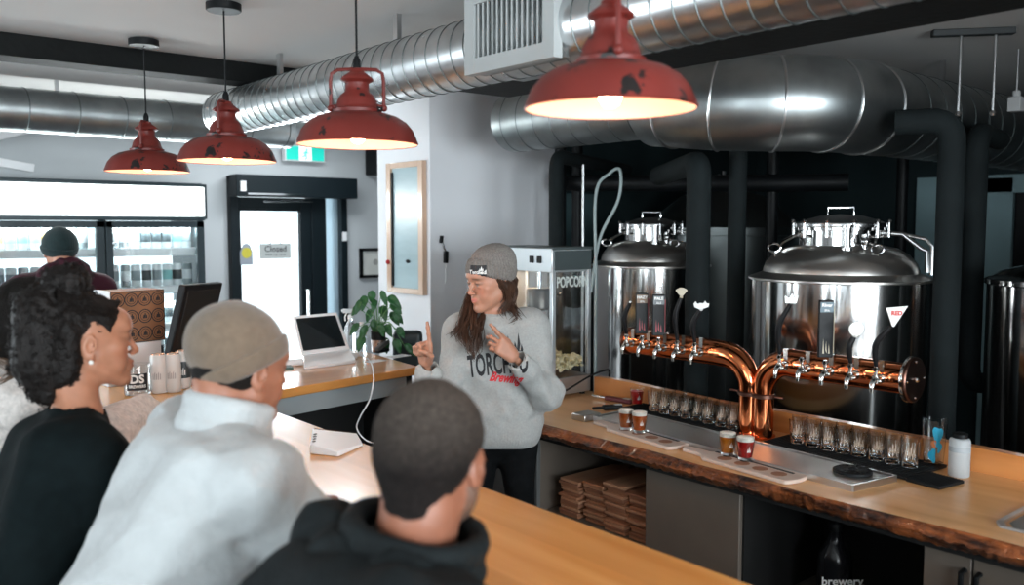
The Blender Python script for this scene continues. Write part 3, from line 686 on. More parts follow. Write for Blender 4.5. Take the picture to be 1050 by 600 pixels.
MB().box((2.53, 2.16, .12), (3.08, 2.185, .835)).box((2.53, 2.80, .12), (3.08, 2.83, .835)).box((3.06, 1.75, .12), (3.08, 3.45, .835)).box((2.53, 3.42, .12), (3.08, 3.45, .835)).box((2.54, 1.77, .10), (3.08, 3.45, .13)).build('carcass', cab_m, bs, bevel=.002)
MB().box((2.51, 1.755, .13), (2.53, 2.18, .832)).build('door', cab_m, bs, bevel=.003)
MB().box((2.535, 2.185, .485), (3.06, 2.80, .505)).build('shelf', cab_m, bs, bevel=.002)
MB().box((2.51, 2.80, .13), (2.53, 3.42, .832)).build('end_panel', mat('grey_panel', (.11, .115, .115), .5), bs, bevel=.003)
MB().box((2.56, 1.78, 0), (3.05, 3.43, .10)).build('plinth', black_m, bs)
bs = thing('sink_cabinet', 'taupe cabinet with two doors and black bar handles below the sink', 'cabinet', (2.8, .6, 0))
MB().box((2.53, .30, .12), (3.08, .32, .835)).box((2.53, 1.10, .12), (3.08, 1.125, .835)).box((3.06, .30, .12), (3.08, 1.12, .835)).box((2.54, .30, .10), (3.08, 1.12, .13)).build('carcass', cab_m, bs)
for a, b, hy in ((.305, .985, .967), (.991, 1.122, 1.008)):
    dd = MB().box((2.51, a, .13), (2.53, b, .832)).build('door', cab_m, bs, bevel=.002)
    MB().tube([(2.51, hy, .79), (2.485, hy, .79), (2.485, hy, .58), (2.51, hy, .58)], .008, 8).build('handle', black_m, dd)
MB().box((2.56, .31, 0), (3.05, 1.11, .10)).build('plinth', black_m, bs)
us = thing('under_shelf', 'dark open shelf under the counter between the two cabinets', 'shelf', (2.8, 1.4, .4))
MB().box((2.60, 1.13, .40), (3.05, 1.745, .42)).build('board', cab_m, us); MB().box((3.05, 1.13, 0), (3.08, 1.745, .83)).build('back_panel', cab_d, us)
MB().box((2.62, 1.13, 0), (2.64, 1.15, .40)).box((2.62, 1.72, 0), (2.64, 1.74, .40)).build('bracket', black_m, us)
# wooden tasting boards stacked on the shelf
pw = [wood('board_wood_%d' % i, c, tuple(v*.7 for v in c), tuple(min(1, v*1.2) for v in c), 'X', .5, 1.4, coat=0) for i, c in enumerate(((.42, .19, .10), (.34, .15, .085), (.50, .26, .15)))]
def stack(y0, n, dx, wy, tip, where):
    for k in range(n):
        m = MB(); jx = RNG.uniform(-.012, .012); jy = RNG.uniform(-.008, .008); z = .506 + k*.0135
        pts = [(0, 0), (0, wy), (.32, wy), (.34, wy*.75), (.40, wy*.62), (.42, wy*.5), (.40, wy*.38), (.34, wy*.25), (.32, 0)]
        m.prism([(2.57+jx+x+dx, y0+jy+y) for x, y in pts][::-1], .0115, None, (0, 0, z))
        o = m.build('tasting_board', pw[k % 3], bevel=.002)
        tag(o, 'wooden tasting board, %s in the %s' % (('lowest' if k == 0 else 'topmost' if k == n-1 else ('number %d up' % (k+1))), where), 'serving board', 'wooden tasting boards stacked under the tap counter')
stack(2.205, 14, 0, .115, 0, 'stack nearest the closed taupe door')
stack(2.335, 15, .0, .115, 0, 'second stack from the closed taupe door')
stack(2.465, 13, .01, .115, 0, 'third stack from the closed taupe door')
stack(2.60, 12, .0, .115, 0, 'stack furthest from the closed taupe door')
gb = thing('growler_bottle', 'black bottle with white lettering under the tap counter', 'bottle', (2.80, 1.56, .42))
MB().lathe([(.055, .42), (.06, .425), (.06, .575), (.055, .61), (.03, .645), (.022, .67), (.022, .69)], (2.80, 1.56, 0), 28).build('body', mat('bottle_black', (.012, .012, .014), .2), gb)
xf(refine(text_mb('brewery', .042, 0, offset=.001), .01), frame_mat(VR, (0, 0, 1), Vector((2.80, 1.56, .535))-VF*.075)).build('lettering', mat('bright_white', (.9, .9, .9), .6), gb, smooth=0)
MB().lathe([(.024, .69), (.024, .715), (.02, .72)], (2.80, 1.56, 0), 20).build('cap', black_m, gb)
sink = thing('bar_sink', 'stainless steel sink basin set in the counter at the right edge', 'sink', (2.72, .72, TZ))
rr = [(2.56, .50), (2.56, .93), (2.60, .955), (2.90, .955), (2.94, .93), (2.94, .50), (2.90, .47), (2.60, .47)]
def ring_mb(m, poly, z0, poly2, z1):
    n = len(poly); m.add([(x, y, z0) for x, y in poly] + [(x, y, z1) for x, y in poly2], [(i, (i+1) % n, n+(i+1) % n, n+i) for i in range(n)])
sh = lambda s_: [(2.75+(x-2.75)*s_, .712+(y-.712)*s_) for x, y in rr]
m = MB(); ring_mb(m, sh(1.04), TZ+.001, sh(1.03), TZ+.006); ring_mb(m, sh(1.03), TZ+.006, sh(.97), TZ+.006); ring_mb(m, sh(.97), TZ+.006, sh(.92), TZ-.02); ring_mb(m, sh(.92), TZ-.02, sh(.9), TZ-.03); m.build('rim', steel_r, sink)
m = MB(); m.prism(sh(.915)[::-1], .002, None, (0, 0, TZ+.001)); m.build('basin', mat('sink_dark', (.10, .11, .11), .35, 1), sink); MB().lathe([(.03, TZ+.003), (.03, TZ+.005)], (2.75, .72, 0), 20).build('drain', chrome, sink)

# ------------------------------------------------------------------ drip tray, mats, glasses
dt = thing('drip_tray', 'long stainless steel drip tray in front of the taps', 'drip tray', (2.66, 1.95, TZ))
m = MB(); q = [(2.655, 2.60), (2.555, 1.37), (2.765, 1.335), (2.86, 2.60)]
m.prism(q[::-1], .006, None, (0, 0, TZ+.001))
for a, b in zip(q, q[1:]+q[:1]):
    A = Vector((*a, 0)); B = Vector((*b, 0)); d_ = (B-A).normalized(); nn = Vector((d_.y, -d_.x, 0))*.004
    m.add([(A-nn)+Vector((0, 0, TZ)), (B-nn)+Vector((0, 0, TZ)), (B+nn)+Vector((0, 0, TZ)), (A+nn)+Vector((0, 0, TZ)), (A-nn)+Vector((0, 0, TZ+.022)), (B-nn)+Vector((0, 0, TZ+.022)), (B+nn)+Vector((0, 0, TZ+.022)), (A+nn)+Vector((0, 0, TZ+.022))], [(0,3,2,1),(4,5,6,7),(0,1,5,4),(1,2,6,5),(2,3,7,6),(3,0,4,7)])
m.build('pan', steel_r, dt, smooth=0)
m = MB(); m.prism([(2.668, 2.585), (2.572, 1.385), (2.752, 1.355), (2.845, 2.585)][::-1], .004, None, (0, 0, TZ+.014)); m.build('perforated_sheet', mat('tray_sheet', (.52, .53, .52), .3, 1, bump=.4, bscale=160), dt, smooth=0)
rc = thing('rubber_rinser', 'round black rubber grate lying on the right end of the drip tray', 'rubber grate', (2.69, 1.45, TZ+.019))
m = MB(); m.lathe([(.062, 0), (.062, .008), (.056, .011), (.05, .006)], (2.70, 1.45, TZ+.019), 36)
for k in range(9): a = PI*k/9; m.obox((2.70, 1.45, TZ+.027), (.11, .006, .005), Matrix.Rotation(a, 3, 'Z'))
m.ball((2.70, 1.45, TZ+.03), .016, 12, (1, 1, .4)); m.build('rubber_disc', rubber, rc)
def bar_mat(name, label, poly, lines):
    o = thing(name, label, 'bar mat', (*poly[0], TZ))
    MB().prism(poly[::-1], .010, None, (0, 0, TZ+.001)).build('sheet', rubber, o, bevel=.002)
    m = MB(); (ax, ay), (bx, by), (cx_, cy_), (dx_, dy_) = poly
    for k in range(lines):
        t_ = (k+.5)/lines; p_ = Vector((ax+(bx-ax)*t_, ay+(by-ay)*t_, TZ+.012)); q_ = Vector((dx_+(cx_-dx_)*t_, dy_+(cy_-dy_)*t_, TZ+.012)); m.tube([p_.lerp(q_, .04), p_.lerp(q_, .96)], .0022, 4)
    m.build('ribs', rubber, o); return o
bar_mat('bar_mat', 'black ribbed rubber mat under the glasses left of the copper column', [(2.90, 2.68), (2.875, 2.06), (3.05, 2.04), (3.065, 2.68)], 40)
bar_mat('bar_mat', 'black ribbed rubber mat under the glasses right of the copper column', [(2.845, 1.90), (2.80, 1.32), (3.06, 1.30), (3.07, 1.90)], 40)
bar_mat('bar_mat', 'small black rubber mat sticking out past the drip tray end', [(2.79, 1.315), (2.775, 1.20), (2.91, 1.18), (2.93, 1.30)], 12)
GP = [(.0235, .0), (.026, .003), (.0275, .03), (.0295, .06), (.031, .088), (.0300, .0885), (.0285, .06), (.026, .03), (.024, .012), (1e-4, .010)]
etch = mat('etched_white', (.75, .72, .68), .6)
def taster(label, group):
    t = thing('tasting_glass', label, 'glass', (0, 0, 0), group)
    MB().lathe([(1e-4, 0)] + GP, n=20, caps=False).build('glass_body', glass, t, local=True)
    m = MB()
    for k in range(9):
        a0 = -3.2 + k*.15; z0 = .036 + [0, .016, .004, .028, .012, .030, .006, .018, 0][k]
        pts = []
        for q_ in range(5): a = a0+.1*q_/4; pts.append((a, .03, z0))
        r_ = .0292; m.add([(r_*math.cos(a0), r_*math.sin(a0), .03), (r_*math.cos(a0+.05), r_*math.sin(a0+.05), .03+.012*(k % 3)), (r_*math.cos(a0+.05)*1.03, r_*math.sin(a0+.05)*1.03, z0+.008), (r_*math.cos(a0)*1.03, r_*math.sin(a0)*1.03, z0+.008)], [(0, 1, 2, 3)])
    m.build('printed_crest', mat('etched_reflection', (.85, .62, .45), .5), t, local=True, smooth=0)  # warm print colour paints the splash board's reflection into the glass
    return t
g0 = None; words = ['front', 'middle', 'back']
def glass_block(xf_, rows, cols, y0, dy, sl, side, base_n):
    global g0
    for r_ in range(rows):
        for c in range(cols):
            y = y0 + dy*c + RNG.uniform(-.003, .003) + (dy*.5 if r_ % 2 else 0); x = xf_ + sl*c + r_*.066 + RNG.uniform(-.002, .002)
            lb = 'empty tasting glass, %s row, place %s from the copper column, %s' % (words[r_ if rows == 3 else r_*2], ['one', 'two', 'three', 'four', 'five', 'six', 'seven', 'eight'][base_n(c)], side)
            if g0 is None: g0 = taster(lb, 'empty tasting glasses on the black mats'); g0.location = (x, y, TZ+.0145)
            else: dup(g0, (x, y, TZ+.0145), RNG.uniform(-.3, .3), lb)
glass_block(2.945, 2, 8, 2.10, .062, .003, 'left side', lambda c: c)
glass_block(2.925, 2, 8, 1.365, .062, .001, 'right side', lambda c: 7-c)

beer = {'amber': mat('beer_amber', (.62, .20, .02), .1, trans=.35, ior=1.33), 'red': mat('beer_red', (.42, .015, .012), .12, trans=.25, ior=1.33), 'dark': mat('beer_orange', (.52, .11, .02), .12, trans=.3, ior=1.33), 'cherry': mat('beer_cherry', (.55, .02, .02), .2, trans=.1, ior=1.33)}
foam_m = mat('beer_foam', (.86, .80, .72), .8, bump=.3, bscale=300)
def beer_glass(x, y, z, kind, label, foam=True):
    t = thing('tasting_glass', label, 'glass of beer', (x, y, z), 'filled tasting glasses')
    pr = [(.022, 0), (.024, .004), (.023, .014), (.029, .045), (.0315, .068), (.031, .083), (.0302, .083), (.0305, .068), (.028, .045), (.0215, .016), (1e-4, .012)]
    MB().lathe([(1e-4, 0)] + pr, n=24, caps=False).build('glass_body', glass, t, local=True)
    MB().lathe([(.0210, .0125), (.0275, .045), (.0300, .066), (.0300, .070)], n=24).build('beer', beer[kind], t, local=True)
    if foam: MB().lathe([(.0300, .0701), (.0299, .081), (.026, .084), (1e-4, .0848)], n=24, caps=False).build('foam', foam_m, t, local=True)
    m = MB(); a = -2.35
    for k, (da, z0, z1) in enumerate(((0, .034, .05), (.16, .034, .058), (.32, .034, .048))):
        r0 = .0300+.0004; m.add([((r0+.0)*math.cos(a+da), r0*math.sin(a+da), z0), (r0*math.cos(a+da+.13), r0*math.sin(a+da+.13), z0), ((r0+.0015)*math.cos(a+da+.13), (r0+.0015)*math.sin(a+da+.13), z1)], [(0, 1, 2)])
    m.build('printed_crest', etch, t, local=True, smooth=0)
    return t
def paddle(label, c, L, W, ang, beers):
    t = thing('tasting_paddle', label, 'serving board', (c[0], c[1], TZ+.001)); t.rotation_euler = (0, 0, ang)
    n = 10; pts = [(W/2*math.sin(PI*k/n)*.35 + L/2-.02, W/2*math.cos(PI*k/n)) for k in range(n+1)]
    pts += [(-L/2+.13, -W/2), (-L/2+.09, -W*.22), (-L/2+.0, -W*.2), (-L/2-.012, 0), (-L/2+.0, W*.2), (-L/2+.09, W*.22), (-L/2+.13, W/2)]
    MB().prism([(y, x) for x, y in pts], .014).build('board', wood('washed_board', (.62, .50, .42), (.52, .40, .34), (.68, .56, .50), 'Y', .5, 1, coat=0), t, local=True, bevel=.003)
    MB().box((-W*.36, -L*.28, .0140), (-W*.26, L*.40, .0155)).build('black_strip', ink, t, local=True)
    m = MB()
    for k in range(4): m.lathe([(.026, .0140), (.026, .0148)], (.008, -L/2+.19+k*.078, 0), 24)
    m.build('glass_recess', mat('recess_brown', (.30, .14, .08), .6), t, local=True)
    return t
p1 = ((2.525+2.62)/2-.0, 2.30); a1 = math.atan2(-(2.50-2.575), (2.54-2.06)); a1 = -.09
paddle('pale tasting paddle holding two amber beers, the further one', (2.592, 2.30), .50, .115, PI-.13, None)
paddle('pale tasting paddle holding an amber and a red beer, the nearer one', (2.533, 1.775), .50, .115, PI-.10, None)
for px_, py_, k_, lb in ((642, 440.5, 'dark', 'small glass of amber beer at the left, without much foam'), (655.5, 443.5, 'dark', 'small glass of amber beer with a tall white head, beside another on the far paddle'), (746, 467, 'amber', 'small glass of golden beer on the nearer paddle'), (764, 472, 'red', 'small glass of deep red beer with foam on the nearer paddle')):
    z_ = TZ+.0155; r_ = at(px_, py_, 1) - Vector((0, 0, CAMH)); t_ = (z_-CAMH)/r_.z
    beer_glass(r_.x*t_, r_.y*t_, z_, k_, lb)
r_ = at(656, 416, 1) - Vector((0, 0, CAMH)); t_ = (TZ-CAMH)/r_.z
beer_glass(r_.x*t_-.02, r_.y*t_, TZ+.002, 'cherry', 'glass of bright red beer at the back near the popcorn machine', foam=False)

# tools by the popcorn machine
def tool(label, a, b, mat_, c2):
    A = at(*a, 1) - Vector((0, 0, CAMH)); B = at(*b, 1) - Vector((0, 0, CAMH)); A = A*((TZ+.012-CAMH)/A.z); B = B*((TZ+.012-CAMH)/B.z); A.z = B.z = TZ+.013
    t = thing('lighter_torch', label, 'tool', (A.x, A.y, TZ)); d_ = (B-A); l_ = d_.length
    q_ = d_.to_track_quat('X', 'Z').to_matrix()
    MB().obox(A.lerp(B, .62), (l_*.62, .032, .022), q_).build('handle', mat_, t, bevel=.006)
    MB().obox(A.lerp(B, .18), (l_*.40, .014, .012), q_).build('nozzle', c2, t, bevel=.004)
    MB().obox(A.lerp(B, .80)+Vector((0, 0, .0115)), (.035, .022, .002), q_).build('label_sticker', mat('grey_label', (.5, .5, .48), .5), t)
tool('black and red bottle tool lying behind, beside the red beer', (608, 406), (652, 413), mat('tool_maroon', (.10, .015, .02), .35), chrome)
tool('black hand tool lying on the counter with its tip to the left', (608, 419), (640, 417), rubber, rubber)
o = MB(); A = Vector((2.66, 2.55, TZ)); o.box((2.60, 2.60, TZ+.001), (2.70, 2.68, TZ+.03)); o = o.build('metal_cap_box', steel_r, bevel=.004); tag(o, 'small low steel tray behind the handle of the far paddle', 'tray')
# printed pint glass and frosted bottle
def zpt(px, py, z): r = at(px, py, 1) - Vector((0, 0, CAMH)); r = r*((z-CAMH)/r.z); return (r.x, r.y, z)
c = zpt(957, 478, TZ)
t = thing('pint_glass', 'tall clear pint glass printed with blue shapes', 'glass', c)
MB().lathe([(1e-4, 0), (.030, 0), (.031, .004), (.036, .08), (.042, .165), (.0412, .165), (.035, .08), (.029, .016), (1e-4, .014)], n=28, caps=False).build('glass_body', glass, t, local=True)
m = MB(); blue = mat('print_blue', (.02, .30, .45), .4)
def curved_patch(m, r0, a_c, z_c, ra, rz, slope=.07, n=14):
    rr_ = lambda z: .0315 + z*.066
    vs_ = [((rr_(z_c)+.0006)*math.cos(a_c), (rr_(z_c)+.0006)*math.sin(a_c), z_c)]
    for k in range(n):
        q_ = 2*PI*k/n; s_ = 1+.25*math.sin(3*q_+a_c*5); z = z_c+rz*math.sin(q_)*s_; a = a_c+ra*math.cos(q_)*s_; vs_.append(((rr_(z)+.0006)*math.cos(a), (rr_(z)+.0006)*math.sin(a), z))
    m.add(vs_, [(0, 1+k, 1+(k+1) % n) for k in range(n)])
curved_patch(m, 0, -2.45, .115, .40, .034); curved_patch(m, 0, -2.85, .045, .35, .025); curved_patch(m, 0, -2.25, .075, .22, .02)
m.build('blue_print', blue, t, local=True, smooth=0)
m = MB(); curved_patch(m, 0, -2.75, .085, .22, .014); m.build('orange_print', mat('print_orange', (.5, .15, .05), .4), t, local=True, smooth=0)
c = zpt(983, 488, TZ)
t = thing('frosted_bottle', 'frosted translucent white bottle standing right of the pint glass', 'bottle', c); t.scale = (.90, .90, .86)
MB().lathe([(.034, 0), (.037, .004), (.037, .135), (.034, .146), (.026, .150), (.026, .156)], n=30).build('body', mat('frosted_plastic', (.62, .66, .68), .55, trans=.45), t, local=True)
MB().lathe([(.0374, .098), (.0374, .118)], n=30, caps=False).build('grey_marking', mat('frost_mark', (.35, .38, .4), .6), t, local=True)
MB().lathe([(.027, .150), (.027, .166), (.018, .170), (1e-4, .170)], n=24, caps=False).build('cap', black_m, t, local=True)

# ------------------------------------------------------------------ copper tap tower
tw = thing('beer_tower', 'polished copper tap tower with two curved arms and a row of taps', 'beer tower', (2.95, 2.0, TZ))
AX = 2.95; LZ = 1.234; RZ = 1.229; ra = .054
m = MB()
yl, yr = 2.028, 1.962
def arm(yb, sgn, zend, yend):
    P_ = [Vector((AX, yb, TZ+.005)), Vector((AX, yb, 1.03)), Vector((AX, yb, 1.08))]
    R_ = .12; C = Vector((AX, yb+sgn*R_, 1.112))
    for k in range(11): a = PI/2*k/10; P_.append(C + Vector((0, -sgn*R_*math.cos(a), R_*math.sin(a))))
    P_ += [Vector((AX, C.y+sgn*.03, zend)), Vector((AX, yend, zend))]
    return P_
P_ = arm(yl, 1, LZ, 2.66); m.tube(P_, [.040]*3 + [.041+.013*k/10 for k in range(11)] + [ra, ra], 28)
P_ = arm(yr, -1, RZ, 1.385); m.tube(P_, [.040]*3 + [.041+.013*k/10 for k in range(11)] + [ra, ra], 28)
m.build('copper_pipe', copper, tw)
m = MB(); m.lathe([(.075, TZ), (.078, TZ+.006), (.05, TZ+.014)], (AX, 1.995, 0), 30); m.build('base_flange', copper, tw)
m = MB()
for yb in (yl, yr): m.lathe([(.041, 1.08), (.0465, 1.083), (.0465, 1.095), (.041, 1.098)], (AX, yb, 0), 28, caps=False)
m.cyl((AX-.0, yr-.09, 1.089), (AX, yl+.09, 1.089), .005); m.build('clamp_ring', copper_d, tw)
RX = Matrix.Rotation(PI/2, 3, 'X')
m = MB(); m.lathe([(.074, 0), (.078, .004), (.078, .014), (.074, .018)], (AX, 1.385, RZ), 40, RX)
m.build('end_cap', copper_d, tw); MB().lathe([(.079, .003), (.080, .006), (.080, .010), (.079, .013)], (AX, 1.392, RZ), 40, RX, caps=False).build('end_ring', chrome, tw)
m = MB()
for a in (0, PI/2, PI, 3*PI/2): m.ball((AX+.062*math.cos(a), 1.367, RZ+.062*math.sin(a)), .004, 8)
m.ball((AX, 1.364, RZ), .009, 8); m.build('bolt', chrome, tw)
MB().lathe([(.05, 0), (.062, .003), (.062, .014), (.05, .018)], (AX, 2.675, LZ), 32, RX).build('end_cap', copper_d, tw)
def ytap(px): 
    r = at(px, 370, 1) - Vector((0, 0, CAMH)); return r.y*(AX-.07)/r.x
def faucet(y, z):
    m = MB(); x = AX-ra
    m.cyl((x+.005, y, z), (x-.008, y, z), .017, n=18).cyl((x-.008, y, z), (x-.045, y, z), .0115, n=16).cyl((x-.040, y, z+.012), (x-.040, y, z-.012), .013, n=16)
    m.tube([(x-.045, y, z+.0), (x-.062, y, z-.012), (x-.066, y, z-.026), (x-.066, y, z-.042)], [.011, .010, .008, .0065], 12)
    m.cyl((x-.040, y, z+.012), (x-.040, y, z+.045), .007, n=12).lathe([(.011, 0), (.012, .006), (.007, .012)], (x-.040, y, z+.03), 14)
    m.box((x-.002, y-.009, z+.02), (x+.012, y+.009, z+.062)); m.ball((x-.052, y-.020, z-.002), .008, 10); m.cyl((x-.050, y, z-.002), (x-.052, y-.028, z-.002), .004, n=8)
    return m.build('tap', mat('tap_chrome', (.58, .57, .55), .14, 1), tw)
hs = mat('handle_black', (.007, .007, .008), .45, spec=.25); hw = mat('handle_white', (.72, .72, .70), .4)
def curved_handle(tp, y, z, ytop, ztop, topm, shape, xoff=-.01):
    x = AX-ra-.040; a = Vector((x, y, z+.045)); b = Vector((x+xoff, ytop, ztop)); c_ = Vector((x-.02, y+(ytop-y)*.15, z+.045+(ztop-z-.045)*.55))
    h_ = MB().tube(catmull([a, c_, b], 8), [.007+.004*math.sin(PI*k/16) for k in range(17)], 10).build('tap_handle', hs, tp)
    m = MB(); mm_ = topm; cx, cy, cz = b
    Q = Matrix((VR, VF, VU)).transposed()
    if shape == 'ball': m.ball(b, .008, 10)
    if shape == 'fan':
        pts = [(.032*math.cos(q), .004+.032*math.sin(q)) for q in [PI*.22+PI*.56*k/8 for k in range(9)]] + [(0, -.004)]
        m.prism(pts, .006, Q @ Matrix.Rotation(PI/2, 3, 'X'), b+Vector((0, 0, .004))); m.ball(b, .008, 8)
    if shape == 'bull':
        pts = [(-.03, .010), (-.022, .020), (-.016, .010), (-.004, .014), (.008, .012), (.016, .022), (.022, .012), (.032, .012), (.028, -.002), (.012, -.008), (-.012, -.010), (-.026, -.004)]
        m.prism(pts[::-1], .010, Q @ Matrix.Rotation(PI/2, 3, 'X'), b+Vector((0, 0, .01))); m.ball(b, .01, 8)
    if shape == 'crown':
        pts = [(-.020, -.006), (.020, -.006), (.026, .022), (.012, .010), (.004, .028), (-.006, .010), (-.022, .020)]
        m.prism(pts, .008, Q @ Matrix.Rotation(PI/2, 3, 'X'), b+Vector((0, 0, .012)))
    if shape == 'disc': m.lathe([(.024, 0), (.026, .004), (.024, .008)], b+Vector((0, 0, .018)), 24, Q @ Matrix.Rotation(PI/2, 3, 'X')); m.ball(b-Vector((0, 0, .006)), .013, 10, (1, 1, .6))
    if shape == 'flag':
        m.prism([(0, -.01), (.006, -.012), (.050, .058), (-.022, .052)], .005, Q @ Matrix.Rotation(PI/2, 3, 'X'), b+Vector((.01, 0, .012))); 
    o_ = m.build('handle_top', mm_, tp)
    if shape == 'flag':
        xf(text_mb('RED', .020, 0, offset=.001), frame_mat(VR, (0, 0, 1), b+Vector((.01, 0, .012)) + VR*.013 + Vector((0, 0, .034)) - VF*.007)).build('lettering', mat('red_ink', (.6, .05, .04), .5), tp, smooth=0)
    return h_
def flat_handle(tp, y, z, h, topcol, txt, side):
    x = AX-ra-.040; Q = Matrix((VR, VF, VU)).transposed(); b = Vector((x-.005, y, z+.05))
    MB().obox(b+Vector((0, 0, h/2+.005)), (.052, .016, h), Q).build('tap_handle', hs, tp, bevel=.003)
    MB().obox(b+Vector((0, 0, h-.020))-VF*.009, (.046, .003, .036), Q).build('badge', topcol, tp)
    MB().obox(b+Vector((0, 0, h/2))+VR*.0275, (.003, .014, h*.8), Q).build('side_stripe', side, tp)
    xf(text_mb(txt[0], .017, 0, offset=.0006), frame_mat(VR, (0, 0, 1), b+Vector((0, 0, h-.013))-VF*.0112)).build('lettering', hw if topcol is not hw else ink, tp, smooth=0)
    if len(txt) > 1: xf(text_mb(txt[1], .013, 0), frame_mat(VR, (0, 0, 1), b+Vector((0, 0, h-.032))-VF*.0112)).build('lettering', hw, tp, smooth=0)
    m = MB()
    for k in range(3): m.add([tuple(b+VR*(-.012+.010*k)+Vector((0, 0, .02+.012*(k % 2)))-VF*.0085), tuple(b+VR*(-.006+.010*k)+Vector((0, 0, .02))-VF*.0085), tuple(b+VR*(-.010+.010*k)+Vector((0, 0, .075-.01*k))-VF*.0085)], [(0, 1, 2)])
    m.build('flame_print', side, tp, smooth=0)
dkred = mat('handle_red', (.30, .02, .03), .4); beige = mat('handle_beige', (.42, .36, .26), .4); bwn = mat('badge_bronze', (.20, .12, .07), .4)
T = [faucet(ytap(p_), LZ) for p_ in (646, 662, 679, 698, 716)]; Y_ = [ytap(p_) for p_ in (646, 662, 679, 698, 716)]
curved_handle(T[0], Y_[0], LZ, Y_[0]-.03, LZ+.185, chrome, 'ball')
flat_handle(T[1], Y_[1], LZ, .175, bwn, ('HAZY', 'IPA'), dkred); flat_handle(T[2], Y_[2], LZ, .175, mat('badge_dark', (.04, .05, .055), .3), ('PALE', 'ALE'), dkred)
curved_handle(T[3], Y_[3], LZ, Y_[3]-.025, LZ+.225, beige, 'fan'); curved_handle(T[4], Y_[4], LZ, Y_[4]-.035, LZ+.185, hw, 'bull')
YY = [ytap(p_) for p_ in (803, 826, 850, 876, 902)]; T = [faucet(y_, RZ) for y_ in YY]
curved_handle(T[0], YY[0], RZ, YY[0]-.045, RZ+.235, mat('pewter', (.42, .42, .40), .3, 1), 'crown')
flat_handle(T[2], YY[2], RZ, .205, mat('badge_blue', (.05, .10, .13), .3), ('River', 'IPA'), beige)
curved_handle(T[3], YY[3], RZ, YY[3]-.02, RZ+.150, mat('pale_metal', (.62, .60, .56), .35, .5), 'disc'); curved_handle(T[4], YY[4], RZ, YY[4]-.05, RZ+.185, hw, 'flag')

# ------------------------------------------------------------------ popcorn machine
pc = thing('popcorn_machine', 'glass-sided popcorn machine with a silver top beside the woman', 'popcorn machine', (2.95, 3.3, TZ))
px0, px1, py0, py1 = 2.825, 3.085, 3.045, 3.52; z0 = TZ; z1 = 1.645
psil = mat('popcorn_silver', (.62, .66, .68), .28, .7); pdark = mat('popcorn_dark', (.055, .07, .072), .35)
MB().box((px0, py0, z0+.015), (px1, py1, z0+.10)).build('base', mat('popcorn_base', (.34, .33, .31), .3, .7), pc, bevel=.004)
m = MB()
for x_ in (px0+.03, px1-.03):
    for y_ in (py0+.03, py1-.03): m.cyl((x_, y_, z0), (x_, y_, z0+.016), .014)
m.build('foot', rubber, pc)
for x_ in (px0, px1-.022):
    for y_ in (py0, py1-.022): MB().box((x_, y_, z0+.10), (x_+.022, y_+.022, z1-.10)).build('corner_post', psil, pc, bevel=.002)
MB().box((px0-.003, py0+.002, z1-.115), (px1, py1, z1)).build('top_housing', psil, pc, bevel=.004)
MB().box((px0+.012, py0-.004, z1-.105), (px1-.004, py0+.0015, z1-.012)).build('front_panel', pdark, pc)
MB().box((px0-.001, py0-.006, z1-.008), (px1+.004, py1+.004, z1+.006)).build('lid', pdark, pc, bevel=.002)
for k in range(2): MB().obox((px0-.005, py0+.09+k*.055, z1-.055), (.008, .028, .034)).build('switch', black_m, pc, bevel=.002)
MB().box((px0+.022, py0+.004, z0+.10), (px1-.022, py0+.009, z1-.115)).box((px0+.004, py0+.022, z0+.10), (px0+.009, py1-.022, z1-.115)).box((px1-.009, py0+.022, z0+.10), (px1-.004, py1-.022, z1-.115)).build('glass_pane', glass, pc)
MB().box((px0+.022, py1-.012, z0+.10), (px1-.022, py1-.006, z1-.115)).build('back_panel', psil, pc)
lt = mat('popcorn_letter', (.55, .60, .58), .35)
xf(text_mb('POPCORN', .072, .002, offset=.0015, sx=.62), FN((px0+px1)/2+.002, py0-.0005, z1-.165)).build('lettering', lt, pc, smooth=0)
MB().lathe([(.055, 0), (.066, .01), (.068, .10), (.060, .11)], (2.955, 3.28, 1.33), 24).build('kettle', mat('kettle_dark', (.10, .09, .08), .3, .9), pc)
MB().cyl((2.955, 3.28, 1.43), (2.955, 3.28, 1.54), .012).cyl((2.955, 3.28, 1.40), (3.07, 3.28, 1.40), .008).build('kettle_hanger', chrome, pc)
# heap of popped corn
bmh = bmesh.new(); bmesh.ops.create_icosphere(bmh, subdivisions=1, radius=1); bmh.verts.index_update(); iv = [v.co.copy() for v in bmh.verts]; jf = [tuple(v.index for v in f.verts) for f in bmh.faces]; bmh.free()
m = MB(); rp_ = random.Random(5)
for k in range(1500):
    x_ = rp_.uniform(px0+.025, px1-.025); y_ = rp_.uniform(py0+.022, py1-.03); hh = .10+.055*math.exp(-((x_-2.95)/.12)**2 - ((y_-3.30)/.2)**2)+ .02*math.sin(x_*40)*math.sin(y_*31)
    z_ = z0+.105 + (hh-.02)*(1-rp_.random()**2*.5) - .02; s_ = rp_.uniform(.006, .011); q = Euler((rp_.random()*6, rp_.random()*6, rp_.random()*6)).to_matrix()
    m.add([Vector((x_, y_, z_)) + q @ Vector((v.x*s_*(1+.5*math.sin(9*v.y+k)), v.y*s_, v.z*s_*(1+.4*math.sin(7*v.x+k)))) for v in iv], jf)
o = m.build('popcorn', mat('popcorn_yellow', (.78, .62, .33), .8, col2=(.85, .76, .55), vscale=60), base=(2.95, 3.28, z0+.10)); tag(o, 'heap of popped yellow popcorn inside the machine', 'popcorn', kind='stuff')
area('popcorn_lamp', (2.955, 3.38, z1-.12), (0, 0, 0), .15, .15, 1.6, (1, .72, .5))
